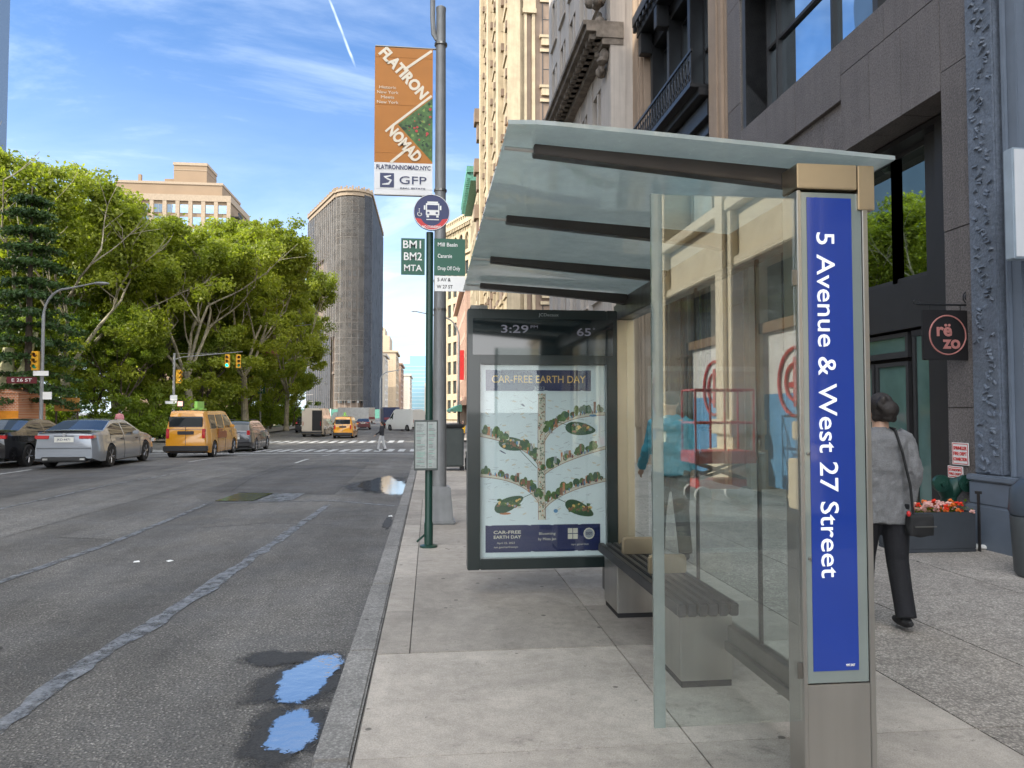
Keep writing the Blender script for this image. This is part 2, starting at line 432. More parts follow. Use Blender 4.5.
patch('road_patch', [(-7.4, 9.5), (-5.6, 9.5), (-5.2, 23.8), (-6.8, 23.8)], asph2)
patch('road_patch', [(-4.85, 10.4), (-3.95, 10.1), (-3.9, 13.6), (-4.7, 15.5)], asph2)
patch('road_patch', [(-4.75, 16), (-1.9, 15.2), (-1.9, 23.2), (-4.6, 23.6)], asph3)
patch('road_patch', [(-16.6, 2), (-9.2, 2), (-7.5, 23.9), (-16.6, 23.9)], asph3, .003)


def ribbon(name, pts, w, m, z=.007, seed=1, jag=.35, step=.12):
    rnd = random.Random(seed); P = [Vector((*p, 0)) for p in pts]; L = []
    for a, b_ in zip(P, P[1:]):
        k = max(1, int((b_ - a).length / step)); L += [a + (b_ - a) * i / k for i in range(k)]
    L.append(P[-1]); mb = MB(); wl = wr = w / 2; vs = []
    for i, p in enumerate(L):
        d = (L[min(i + 1, len(L) - 1)] - L[max(i - 1, 0)]).normalized(); nrm = Vector((-d.y, d.x, 0))
        wl += (w / 2 * rnd.uniform(1 - jag, 1 + jag) - wl) * .4; wr += (w / 2 * rnd.uniform(1 - jag, 1 + jag) - wr) * .4
        vs += [(*(p + nrm * wl).xy, z + hgt(p.y)), (*(p - nrm * wr).xy, z + hgt(p.y))]
    mb.add(vs, [(2 * i, 2 * i + 1, 2 * i + 3, 2 * i + 2) for i in range(len(L) - 1)])
    return tag(mb.build(name, m), kind='structure')


ribbon('tar_seam', [(-4.2, 5.9), (-4.12, 8.0), (-3.97, 10.1), (-3.96, 13.9)], .10, seal, seed=2)
ribbon('tar_seam', [(-2.24, 4.0), (-2.22, 5.2), (-2.1, 6.5), (-1.99, 8.6), (-1.78, 13.5)], .13, seal, seed=3, jag=.9)
ribbon('tar_seam', [(-3.8, 14.0), (-1.8, 14.1), (-.62, 13.2)], .07, seal, seed=5)
ribbon('tar_seam', [(-7.4, 8.5), (-7.3, 12), (-7.2, 17.7), (-6.6, 22)], .09, seal, seed=6)
plate = mat('wet steel road plate', (.45, .47, .50), .16, .9, .2, 4, rv=.05)
patch('steel_plate', [(-3.95, 14.25), (-3.25, 14.2), (-3.15, 15.55), (-3.85, 15.6)], plate, .011)
patch('steel_plate', [(-3.2, 14.2), (-2.55, 14.1), (-2.5, 15.4), (-3.1, 15.5)], seal, .010)
crack = mat('road crack', (.02, .02, .019), .9)
for k, pts in enumerate([[(-8.5, 6.4), (-6.6, 6.9), (-5.2, 6.7), (-4.2, 7.1)], [(-3.2, 11.0), (-2.4, 11.4), (-1.4, 11.1)], [(-4.2, 24), (-4.4, 19), (-4.1, 16)]]):
    ribbon('road_crack', pts, .014, crack, .006, seed=20 + k, jag=.7, step=.06)
# crossings, stop line
mk = MB()
for i in range(26):
    x = -.95 - i * .66 - .02 * math.sin(i * 3)
    if x < XL + .2: break
    dy = -.05 * (x + 1)
    mk.poly([(x - .18, 41.6 + dy, .005 + hgt(41.6)), (x + .18, 41.5 + dy, .005 + hgt(41.6)), (x + .18, 45.2 + dy, .005 + hgt(45.2)), (x - .18, 45.3 + dy, .005 + hgt(45.2))])
tag(mk.build('zebra_crossing', paintw), kind='structure')
mk = MB()
for i in range(22):
    x = -2.2 - i * .72
    if x < XL + .2: break
    mk.poly([(x - .2, 55.0, -.595), (x + .2, 55.0, -.595), (x + .2, 59.2, -.595), (x - .2, 59.2, -.595)])
tag(mk.build('zebra_crossing', paintw), kind='structure')
ribbon('stop_line', [(-.62, 33.6), (-7.2, 38.2), (-16.8, 39.6)], .30, paintw, .012, seed=8, jag=.1, step=.5)
for k, (x, ya, yb) in enumerate([(-4.3, 24.5, 37.5), (-7.9, 25.5, 38), (-11.3, 8, 38)]):
    for j, y in enumerate(np.arange(ya, yb, 6.0)):
        ribbon('lane_mark', [(x, y), (x, y + 2.6)], .11, paintw, .010, seed=30 + k * 9 + j, jag=.25, step=.3)

# pavement on the right: cast slabs between sooty joints, aggregate slabs by the buildings
rnd = random.Random(5)
base = MB(); sl_ = MB(); PY = [-22 + 1.45 * i for i in range(0, 14)]
trans = [-1.1, .45, 1.9, 3.33, 4.74, 5.74, 7.02] + [7.02 + 1.5 * i for i in range(1, 25)]
trans = [t for t in trans if t < 41.4] + [41.5]
trans = [-2.4] + trans
sheet('pavement', -.33, 6.9, -2.4, 41.5, .128, joint, .8, 1)
sheet('side_street', -.5, 6.6, -24, -2.4, .0, asph, 2, 1)
for a, b_ in zip(trans, trans[1:]):
    xs = [-.325, -.12, 1.2, 2.6] if 4 < a < 12 else [-.325, 1.2, 2.6]
    for xa, xb in zip(xs, xs[1:]):
        z = .14 + rnd.uniform(-.0015, .0015); t = rnd.uniform(.15, .75)
        if xa == -.12 or (xa < 0 and xb > 1): t = {3.33: .82, 1.9: .7, 4.74: .28, 5.74: .38, 7.02: .5, .45: .6}.get(a, t)
        g_ = .004
        sl_.box(xa + g_, xb - g_, a + g_, b_ - g_, z - .03, z, 0, t)
        for k in range(4): q = sl_.v[-8:]  # keep slab on the slope
        for k in range(8):
            x, y, zz_ = sl_.v[-8 + k]; sl_.v[-8 + k] = (x, y, zz_ + hgt(y))
tag(sl_.build('paving_slabs', conc, bevel=.0), kind='structure')
sl_ = MB()
for i, (a, b_) in enumerate(zip(trans[::2], trans[2::2])):
    for xa, xb in ((2.6, 3.51), (3.51, 4.9), (4.9, 6.9)):
        z = .14 + rnd.uniform(-.001, .001)
        sl_.box(xa + .006, xb - .006, a + .006, b_ - .006, z - .03, z, 0, rnd.uniform(.3, .7))
        for k in range(8):
            x, y, zz_ = sl_.v[-8 + k]; sl_.v[-8 + k] = (x, y, zz_ + hgt(y))
tag(sl_.build('aggregate_slabs', aggr), kind='structure')
kb = MB(); y = -2.4
while y < 41.4:
    y1 = min(41.45, y + rnd.choice([1.5, 1.83, 2.4])); x0 = -.5 + rnd.uniform(-.008, .004)
    kb.box(x0, -.335, y + .005, y1 - .005, -.05, .142 + rnd.uniform(-.004, .003), 0, rnd.uniform(.3, .8))
    for k in range(8):
        x, yy, zz_ = kb.v[-8 + k]; kb.v[-8 + k] = (x, yy, zz_ + hgt(yy))
    y = y1
tag(kb.build('kerb', curbm, bevel=.012), kind='structure')
for x0, x1, ya, yb, nm in [(-17.15, -17.0, -60, 44, 'kerb'), (-17.15, -17.0, 57, 168, 'kerb')]:
    sheet(nm, x0, x1, ya, yb, .145, curbm, 2)
sheet('pavement', -.5, 40, 55.5, 170, .14, conc, 6)
sheet('pavement', 6.9, 70, -24, 41.5, .12, conc, 4)

# puddles: water lying on darkened asphalt, ragged edge from a noise threshold
def puddle(name, cx, cy, rx, ry, m, z, seed, rotz=0, big=.16):
    rnd = random.Random(seed); k = 64; rg_ = 7; ph = [rnd.uniform(0, 6.28) for _ in range(6)]; vs = [(cx, cy, z + hgt(cy))]; ed = [1.0]
    for q in range(1, rg_ + 1):
        for i in range(k):
            t = 2 * math.pi * i / k
            r = (1 + big * math.sin(2 * t + ph[0]) + big * .7 * math.sin(3 * t + ph[1]) + big * .45 * math.sin(5 * t + ph[2]) + big * .22 * math.sin(11 * t + ph[3])) * q / rg_ * 1.25
            x, y = rx * r * math.cos(t), ry * r * math.sin(t)
            x, y = cx + x * math.cos(rotz) - y * math.sin(rotz), cy + x * math.sin(rotz) + y * math.cos(rotz)
            vs.append((min(x, -.508), y, z + hgt(y))); ed.append(1 - q / rg_)
    fs = [(0, 1 + i, 1 + (i + 1) % k) for i in range(k)] + [(1 + (q - 1) * k + i, 1 + q * k + i, 1 + q * k + (i + 1) % k, 1 + (q - 1) * k + (i + 1) % k) for q in range(1, rg_) for i in range(k)]
    me = bpy.data.meshes.new(name); me.from_pydata(vs, [], fs); me.materials.append(m); at = me.attributes.new('edge', 'FLOAT', 'POINT'); at.data.foreach_set('value', ed)
    return tag(link(name, me), kind='structure')


def wetmat(name, water):
    m = bpy.data.materials.new(name); m.use_nodes = True; n = N(m.node_tree); b = n.n['Principled BSDF']; v = n.new('ShaderNodeTexCoord').outputs['Object']
    at = n.new('ShaderNodeAttribute'); at.attribute_name = 'edge'; tr = n.new('ShaderNodeBsdfTransparent'); ed = at.outputs['Fac']
    if water:
        b.inputs['Base Color'].default_value = (.010, .011, .011, 1); b.inputs['IOR'].default_value = 8.0; b.inputs['Roughness'].default_value = .012; wb = n.new('ShaderNodeBump', i_Strength=.10, i_Distance=.02); n.l.new(n.noise(v, 9, 3), wb.inputs['Height']); n.l.new(wb.outputs[0], b.inputs['Normal'])
        nz = n.m('ADD', n.m('MULTIPLY', n.noise(v, 14, 5, .75), .62), n.m('MULTIPLY', n.noise(v, 85, 3, .8), .55))
        k = n.ramp(n.m('ADD', n.m('MULTIPLY', ed, 1.15), nz), .82, .88)
    else:
        f = n.ramp(n.noise(v, 60, 4, .8), .35, .7, .5, 1.5); vm = n.new('ShaderNodeVectorMath', operation='SCALE', i_0=(.042, .039, .035)); n.l.new(f, vm.inputs['Scale']); n.l.new(vm.outputs[0], b.inputs['Base Color'])
        b.inputs['Roughness'].default_value = .6
        bp = n.new('ShaderNodeBump', i_Strength=.6, i_Distance=.005); n.l.new(n.noise(v, 80, 3), bp.inputs['Height']); n.l.new(bp.outputs[0], b.inputs['Normal'])
        nz = n.m('ADD', n.m('MULTIPLY', n.noise(v, 7, 5, .75), .8), n.m('MULTIPLY', n.noise(v, 70, 3, .8), .30))
        k = n.m('MULTIPLY', n.ramp(n.m('ADD', n.m('MULTIPLY', ed, 1.0), nz), .72, 1.05), .9)
    mx = n.new('ShaderNodeMixShader', i_0=k); n.l.new(tr.outputs[0], mx.inputs[1]); n.l.new(b.outputs[0], mx.inputs[2]); n.l.new(mx.outputs[0], n.n['Material Output'].inputs[0])
    return m


water = wetmat('puddle water', True); wet = wetmat('wet asphalt', False)
puddle('damp_patch', -.77, 4.75, .27, .62, wet, .0042, 3, -.1)
puddle('damp_patch', -.72, 3.95, .23, .5, wet, .0058, 4, 0)
puddle('damp_patch', -1.0, 5.15, .26, .2, wet, .0072, 7, 0)
puddle('puddle', -.74, 4.78, .17, .40, water, .0095, 5, -.22, .12)
puddle('puddle', -.70, 3.98, .125, .27, water, .0095, 9, -.05, .12)
puddle('puddle', -1.02, 17.0, .50, 2.0, water, .0095, 11, 0, .2)
puddle('damp_patch', -1.1, 17.0, .62, 2.4, wet, .0050, 13, 0, .2)
for k, (x, y, r1, r2) in enumerate([(-.62, 11.2, .06, .8), (-3.05, 5.6, .10, .06), (-2.9, 5.0, .09, .05)]):
    puddle('damp_patch', x, y, r1, r2, wet, .0085, 60 + k)

# ------------------------------------------------------------------ buildings
def facade_root(name, loc, facing, label, cat='building', group=None):
    rz = {'road': R(90), 'north': R(180)}[facing] if isinstance(facing, str) else facing
    return thing(name, loc, rz, label, cat, group)


WC = {}


def window_mesh(w, h, fm, gm, sash=1, mull=0, fw=.06, dep=.08):
    key = (round(w, 2), round(h, 2), fm.name, gm.name, sash, mull)
    if key in WC: return WC[key]
    f = MB(); f.box(-w / 2, w / 2, -dep, 0, 0, fw); f.box(-w / 2, w / 2, -dep, 0, h - fw, h)
    f.box(-w / 2, -w / 2 + fw, -dep, 0, fw, h - fw); f.box(w / 2 - fw, w / 2, -dep, 0, fw, h - fw)
    for k in range(sash): z = h * (k + 1) / (sash + 1); f.box(-w / 2 + fw, w / 2 - fw, -dep, -.01, z - fw * .45, z + fw * .45)
    for k in range(mull): x = -w / 2 + w * (k + 1) / (mull + 1); f.box(x - fw * .4, x + fw * .4, -dep, -.012, fw, h - fw)
    p = MB(); p.box(-w / 2 + fw * .5, w / 2 - fw * .5, -dep + .004, -dep + .02, fw * .5, h - fw * .5)
    WC[key] = (f.mesh('window', fm), p.mesh('pane', gm)); return WC[key]


def add_window(root, x, y, z, w, h, fm, gm, rz=0, simple=False, count=None, **k):
    a, b_ = window_mesh(w, h, fm, gm, **k)
    o = link('window', a, root, (x, y, z), (0, 0, rz)); link('pane', b_, o); return o


def wallgrid(mb, x0, x1, z0, z1, cols, rows, pw, sh, dep, y=0, mi=0, end=None):
    """piers and spandrels standing proud of the recessed windows; returns openings (x,z,w,h)"""
    W_ = x1 - x0; H_ = z1 - z0; cw = (W_ - pw) / cols; rh = (H_ - sh) / rows; out = []
    for i in range(cols + 1): mb.box(x0 + i * cw, x0 + i * cw + pw, y - dep, y, z0, z1, mi)
    for j in range(rows + 1):
        for i in range(cols): mb.box(x0 + i * cw + pw, x0 + (i + 1) * cw, y - dep, y - .03, z0 + j * rh, z0 + j * rh + sh, mi)
    for j in range(rows):
        for i in range(cols): out.append((x0 + i * cw + pw + (cw - pw) / 2, z0 + j * rh + sh, cw - pw, rh - sh))
    return out


granite = mat('flamed brown grey granite', (.135, .120, .114), .62, var=.10, vs=1.5, bump=.5, bs=38, fine=.32, fs=48, tone=.12, streak=.10)
dark_in = mat('dark bronze cladding', (.022, .021, .022), .5, var=.1)
bluestone = mat('blue grey painted stone', (.125, .15, .19), .55, var=.12, vs=3, bump=.8, bs=22, fine=.12, fs=30)
bluesmooth = mat('blue grey painted moulding', (.14, .17, .215), .5, var=.08)
brown = mat('brown limestone', (.30, .225, .165), .75, var=.12, vs=1.2, fine=.08, streak=.12)
lime = mat('pale grey limestone', (.44, .395, .35), .75, var=.10, vs=.8, fine=.05, streak=.16)
limed = mat('dark carved limestone', (.17, .145, .12), .85, var=.4, vs=3, bump=.8, bs=9)  # darker than the wall limestone, for cornice and scroll console
iron = mat('black painted iron', (.014, .015, .017), .40, var=.2)
cream = mat('cream glazed brick', (.40, .325, .215), .75, var=.18, vs=.9, fine=.05, streak=.10)
creamd = mat('brown brick and shading', (.20, .145, .105), .8, var=.15, vs=.8)
winfr = mat('dark window frame', (.03, .03, .032), .5)
winfl = mat('pale window frame', (.38, .33, .26), .5)

# 1. blue grey stone building, nearest on the right
r = facade_root('stone_building', (6.2, -2.0, 0), 'road', 'blue-grey painted building with a rough vermiculated stone pier at the right edge')
w = MB(); w.box(0, 9.62, -6, -.35, 0, 17); w.box(0, 7.7, -.36, -.18, 0, 17)
w.build('wall', bluesmooth, r)
w = MB(); w.box(9.38, 9.80, -.34, .06, .95, 17, 0)
w.build('rough_pier', bluestone, r, bevel=.02)
rr = random.Random(3); vm_ = MB()                                   # worm-like blocks of the rough pier
for i in range(230):
    z = 1.0 + i * .046 + rr.uniform(-.01, .01); x = 9.42 + rr.uniform(0, .26)
    vm_.tube([(x, .055, z), (x + rr.uniform(-.03, .04), .075, z + rr.uniform(-.03, .03)), (x + rr.uniform(.03, .08), .06, z + rr.uniform(-.02, .05))], .017, 5)
vm_.build('carved_relief', bluestone, r, smooth=True)
w = MB(); w.box(9.14, 9.36, -.34, -.02, .95, 17); w.box(9.27, 9.31, -.02, .03, .95, 17)
w.box(7.7, 9.14, -.34, -.20, .95, 17); w.box(8.95, 9.13, -.2, -.12, 1.25, 17); w.build('moulded_strip', bluesmooth, r, bevel=.008)
w = MB(); w.box(7.7, 9.86, -.34, .14, .12, .62); w.box(7.7, 9.83, -.34, .11, .62, .88); w.box(7.7, 9.85, -.34, .13, .88, .95); w.box(7.7, 9.1, -.2, -.02, .95, 1.22); w.build('plinth', bluesmooth, r, bevel=.015)
for i in range(4):
    w = MB(); w.box(1.0 + i * 1.65, 2.2 + i * 1.65, -.17, -.13, 1.0, 3.0); w.build('pane', shopg, r)

# 2. granite building with the recessed shopfront
r = facade_root('granite_building', (6.2, 7.85, 0), 'road', 'brown-grey granite office front with a deep black shop recess and big reflecting window', 'building')
G0 = 7.85
def GY(y): return y - G0
w = MB(); rr = random.Random(8)
def gpanel(ya, yb, za, zb, d=0.0, dep=.45):
    w.box(GY(ya) + .006, GY(yb) - .006, -dep, d + rr.uniform(-.003, .003), za + .006, zb - .006, 0, rr.uniform(.2, .8))
w.box(0, GY(14.75), -7, -1.15, 5.6, 22, 1); w.box(0, GY(8.29), -7, -.03, .1, 22, 1); w.box(GY(13.9), GY(14.75), -7, -.03, .1, 22, 1)
w.box(GY(8.29), GY(13.9), -1.15, -.14, 5.66, 7.28, 1); w.box(GY(8.29), GY(13.9), -1.15, -.03, 10.8, 22, 1)
for z0, z1 in ((.12, 1.7), (1.7, 3.83), (3.83, 5.8), (5.8, 7.9), (7.9, 10.0), (10, 12.2), (12.2, 14.5), (14.5, 17)):
    gpanel(7.85, 8.29, z0, z1); gpanel(14.1, 14.75, z0, z1)
    if z1 > 12: gpanel(8.29, 11, z0, z1); gpanel(11, 14.1, z0, z1)
ed = [8.29, 9.05, 9.76, 10.49]
for a, b_ in zip(ed, ed[1:]): gpanel(a, b_, 5.58, 6.78)
for a, b_ in zip([10.49, 11.1, 11.9, 12.8, 13.5], [11.1, 11.9, 12.8, 13.5, 14.1]): gpanel(a, b_, 5.58, 6.4, -.07)
for a, b_ in zip([8.29, 9.4, 10.49, 11.9, 13.0], [9.4, 10.49, 11.9, 13.0, 14.1]): gpanel(a, b_, 6.78 if a < 10.4 else 6.4, 7.3, 0)
for a, b_ in zip([8.29, 11.1], [11.1, 14.1]): gpanel(a, b_, 10.8, 12.2)
w.build('wall', [granite, joint], r)
w = MB(); w.box(GY(8.29), GY(14.1), -1.12, -.46, 5.50, 5.57); w.box(GY(8.29), GY(9.05), -1.14, -.46, .14, 5.5); w.box(GY(8.29), GY(14.1), -1.14, -.72, 2.87, 3.57)
w.box(GY(9.1), GY(9.47), -1.1, -.62, .14, 5.5); w.box(GY(14.0), GY(14.1), -1.1, -.46, .14, 5.5); w.box(GY(8.9), GY(14.1), -1.10, -1.02, .14, 5.5); w.build('recess_lining', dark_in, r)
upper_glass = mirrorish('upper shop glass', (.36, .45, .42), 1.6, 1)
for a, b_ in ((9.47, 10.33), (10.33, 12.0), (12.0, 13.9)):
    f = MB(); yy = -.74
    for q in (a, b_): f.box(GY(q) - .035, GY(q) + .035, yy - .08, yy + .03, 3.57, 5.5)
    f.box(GY(a) + .035, GY(b_) - .035, yy - .08, yy, 3.57, 3.63); f.box(GY(a) + .035, GY(b_) - .035, yy - .08, yy, 5.44, 5.5)
    o = f.build('window', winfr, r); p = MB(); p.box(GY(a) + .035, GY(b_) - .035, yy - .06, yy - .04, 3.63, 5.44); p.build('pane', upper_glass, o)
for a, b_, z0, z1, nm in ((9.5, 10.05, .2, 2.83, 'shop_window'), (10.15, 10.95, .2, 2.40, 'shop_door'), (11.0, 11.75, .2, 2.40, 'shop_door'), (11.85, 13.8, .2, 2.83, 'shop_window'), (10.15, 11.75, 2.46, 2.83, 'transom_window')):
    f = MB(); yy = -.78
    f.box(GY(a), GY(a) + .06, yy - .06, yy, z0, z1); f.box(GY(b_) - .06, GY(b_), yy - .06, yy, z0, z1); f.box(GY(a) + .06, GY(b_) - .06, yy - .06, yy, z1 - .06, z1); f.box(GY(a) + .06, GY(b_) - .06, yy - .06, yy, z0, z0 + .09)
    o = f.build(nm, winfr, r); p = MB(); p.box(GY(a) + .06, GY(b_) - .06, yy - .05, yy - .03, z0 + .09, z1 - .06); p.build('pane', shopg, o)
    if nm == 'shop_door': h_ = MB(); h_.tube([(GY(a) + .12, yy + .05, .9), (GY(a) + .12, yy + .05, 1.4)], .014, 8); h_.build('handle', steel, o)
w = MB(); w.box(GY(13.0), GY(13.32), -.1, .38, 5.9, 6.62); w.build('light_fixture', dark_in, r, bevel=.01)  # dark box of a wall light fixture, not glowing
def bigwin(a, b_, z0, z1, mulls, zr):
    f = MB(); yy = -.5
    f.box(GY(b_), GY(b_) + .12, -1.1, -.02, z0, z1)
    for q in [a, b_] + mulls: f.box(GY(q) - .03, GY(q) + .03, yy - .1, yy + .04, z0, z1)
    f.box(GY(a), GY(b_), yy - .1, yy + .01, z0, z0 + .07); f.box(GY(a), GY(b_), yy - .1, yy + .01, z1 - .07, z1)
    for z in zr: f.box(GY(a), GY(b_), yy - .1, yy + .012, z - .03, z + .03)
    o = f.build('window', winfr, r); p = MB(); p.box(GY(a), GY(b_), yy - .07, yy - .05, z0 + .05, z1 - .05); p.build('pane', coated, o)
bigwin(10.05, 13.9, 7.3, 10.8, [11.5, 13.45], [8.9]); bigwin(8.3, 9.55, 7.3, 10.8, [], [8.9])
for (y, z) in ((10.75, 5.44), (12.6, 5.44)):
    w = MB(); w.lathe([(.10, 0), (.11, -.03), (.07, -.09), (.01, -.11)], (GY(y), -.62, z + .05), 16); w.build('downlight', steel_d, r, smooth=True)
w = MB(); w.ball((GY(9.3), -.5, 2.72), .06, .06, .06); w.tube([(GY(9.3), -.62, 2.76), (GY(9.3), -.5, 2.76)], .02, 8); w.box(GY(9.36), GY(9.6), -.54, -.46, 2.70, 2.78); w.build('camera', blackm, r, smooth=True)

# 3. iron-fronted bay between brown limestone piers
r = facade_root('iron_front_building', (6.2, 14.8, 0), 'road', 'building with black cast-iron bay and balcony between brown limestone piers', 'building')
w = MB()
for a, b_ in ((0, .95), (6.0, 8.9)):
    w.box(a, b_, -7, .0, .1, 24); w.box(a + .12, b_ - .12, 0, .07, .1, 24); w.box(a + .28, b_ - .28, .07, .11, 1.2, 24)
w.box(.95, 6.0, -7, -1.0, .1, 24); w.build('wall', brown, r, bevel=.01)
w = MB(); w.box(.95, 6.0, -1.0, -.3, .1, 1.2); w.box(.95, 6.0, -1.0, .05, 8.3, 8.7); w.box(.95, 6.0, -1.0, -.1, 6.9, 8.3); w.box(.97, 5.98, -.1, .02, 7.2, 7.35); w.box(.97, 5.98, -.1, .02, 7.9, 8.02)
w.box(.95, 6.0, -1.0, .25, 8.75, 8.95); w.box(.95, 6.0, -1.0, .35, 12.9, 13.2); w.box(.95, 6.0, -1.0, .22, 12.6, 12.9); w.box(.95, 6.0, -1.0, -.2, 12.2, 12.6)
for x in (1.05, 2.65, 4.25, 5.75): w.box(x - .1, x + .1, -1.0, -.15, 8.95, 12.3); w.box(x - .1, x + .1, -.3, -.1, 1.2, 6.9); w.box(x - .13, x + .13, -.15, .2, 12.0, 12.6)
for x in np.arange(1.1, 5.95, .32): w.box(x - .06, x + .06, .25, .34, 12.72, 12.88)
w.build('iron_bay', iron, r, bevel=.012)
for x in (1.85, 3.45, 5.0):
    for dx in (-.36, .36): add_window(r, x + dx, -.5, 9.0, .68, 3.1, iron, coated, sash=1)
    add_window(r, x, -.45, 1.25, 1.4, 5.5, iron, wglass, sash=2)
w = MB(); w.box(.95, 6.0, .38, .43, 9.74, 9.80); w.box(.95, 6.0, .38, .43, 9.02, 9.07); w.box(.95, 6.0, .0, .45, 8.93, 9.01)
for x in np.arange(1.0, 6.0, .21):
    w.box(x - .012, x + .012, .395, .415, 9.05, 9.76)
    k = [(x + .105 + .075 * math.cos(t), .405, 9.42 + .17 * math.sin(t)) for t in np.linspace(0, 2 * math.pi, 11)]; w.tube(k, .013, 4, caps=False)
    k = [(x + .105 + .05 * math.cos(t), .405, 9.18 + .07 * math.sin(t)) for t in np.linspace(0, 2 * math.pi, 9)]; w.tube(k, .012, 4, caps=False)
w.build('balcony_railing', iron, r)

# 4. pale limestone block with big cornice
r = facade_root('limestone_building', (5.4, 21.6, 0), 'road', 'pale limestone corner building with heavy dark cornice above the shelter roof', 'building')
w = MB(); w.box(.02, 11.6, -14, -.45, .0, 24); w.box(0, .5, -.46, -.0, .0, 24)
op = wallgrid(w, .5, 11.6, 13.9, 24, 5, 3, .75, 1.0, .44)
op2 = wallgrid(w, .5, 11.6, 4.6, 12.8, 5, 2, .8, .7, .44); op3 = wallgrid(w, .5, 11.6, -.5, 4.6, 3, 1, .9, .6, .44)
w.build('wall', lime, r)
c = MB()
for a, b_, z0, z1 in ((0, .25, 12.8, 13.0), (0, .45, 13.0, 13.18), (0, .75, 13.18, 13.36), (0, .85, 13.36, 13.5)): c.box(-.05 if b_ > .3 else -.02, 11.7, -.4, b_, z0, z1)
for x in np.arange(.1, 11.6, .42): c.box(x, x + .2, .25, .62, 13.0, 13.17)
c.build('cornice', limed, r)
c = MB()                                                             # carved scroll console under the balcony
rr = random.Random(2)
for i in range(46):
    z = 12.2 + rr.uniform(0, 3.0); c.ball((.55 + rr.uniform(-.35, .4), .12 + rr.uniform(0, .45) * (z - 11.6) / 3.4, z), rr.uniform(.08, .2), rr.uniform(.08, .2), rr.uniform(.1, .24), 8, 5)
c.build('carved_console', limed, r, smooth=True)
for k, (x, z, ww, hh) in enumerate(op + op2):
    for dx in (-ww / 4 - .03, ww / 4 + .03): add_window(r, x + dx, -.22, z, ww / 2 - .12, hh, winfr, wglass, sash=1)
for (x, z, ww, hh) in op3: add_window(r, x, -.2, z, ww, hh, winfr, wglass, sash=1, mull=2)
p = MB()
for (x, z, ww, hh) in op + op2: p.box(x - .09, x + .09, -.2, -.04, z, z + hh); p.box(x - ww / 2 - .06, x + ww / 2 + .06, -.03, .07, z - .1, z)
p.build('stone_trim', lime, r)

# 5. tall cream tower over the cross street, in full sun
r = facade_root('cream_tower', (6.2, 56.8, 0), 'road', 'tall sunlit cream masonry tower with ribbed bays rising behind the limestone block', 'building')
w = MB(); w.box(.02, 31, -26, -.5, -1, 66); op = wallgrid(w, 0, 31, 6, 62, 8, 14, 1.25, 1.3, .48)
for i in range(9): x = i * (31 - 1.25) / 8; w.box(x + .1, x + .42, 0, .10, 6, 62); w.box(x + .83, x + 1.15, 0, .10, 6, 62)
for j in range(15):
    z = 6 + j * 3.9
    for i in range(8): x = i * (31 - 1.25) / 8; w.box(x + 1.3, x + 3.65, -.1, .30, z + .9, z + 1.25); w.box(x + 1.5, x + 3.4, -.1, .16, z - .1, z + .9)
for i in range(8):
    if i % 3 == 1:
        x = i * (31 - 1.25) / 8 + 1.25; w.box(x + .1, x + 2.3, -.4, .55, 14, 60)
w.box(-.3, 31, -.4, .6, 4.6, 5.3); w.box(-.2, 31, -.4, .4, 5.3, 6); w.box(-.5, 31, -.4, .8, 62, 63.5)
w.box(-.2, .02, -1.25, -1.0, 6, 62); w.box(-.2, .02, -1.9, -1.65, 6, 62); w.box(-.34, .02, -.7, .28, 6, 62); w.box(-.12, .02, -26, -25, 0, 62)
for z in (21.0, 33, 45): w.box(-.35, .02, -2.0, -.9, z, z + .35); w.box(-.28, .02, -1.95, -.95, z + .35, z + 1.9); w.box(-.35, .02, -2.0, -.9, z + 1.9, z + 2.2)
w.build('wall', cream, r)
w = MB()
for j in range(15):
    for i in range(8): x = i * (31 - 1.25) / 8 + 1.3; z = 7.3 + j * 3.9; w.box(x + .15, x + 2.2, -.4, .22, z, z + .5 + 1.2 * (i % 3 == 1)); w.box(x - .5, x - .05, .0, .34, z + 1.6, z + 2.2)  # brown floor blocks put the face's shading and dentil pattern into colour
for z in (19, 24.5, 30, 36): w.box(29.5, 31.4, .0, 1.1, z, z + 1.6); w.box(29.8, 31.2, .0, .8, z - 2.0, z)
w.box(-.06, .015, -5.0, -1.95, 6, 62)
for k in range(1, 6): w.box(-.06, .015, -5.6 - 3.1 * k, -5.0 - 3.1 * k, 6, 62)
w.box(-.05, .015, -1.62, -1.28, 6, 62); w.build('brick_and_shading', creamd, r)
n_ = 0
for (x, z, ww, hh) in op:
    if n_ >= 84: break
    add_window(r, x, -.3, z, ww, hh, winfr, wglass, sash=1); n_ += 1
for j in range(14):
    z = 7.3 + j * 4.0 - .0
    o = add_window(r, -.09, -3.15, z, 1.35, 2.7, winfr, wglass, rz=R(90), sash=1)
    s_ = MB(); s_.box(-.9, .9, -.02, .28, -.22, 0); s_.box(-.75, .75, -.02, .22, -.8, -.22); s_.box(-.85, .85, -.02, .12, 2.7, 2.95); s_.build('sill', cream, o)

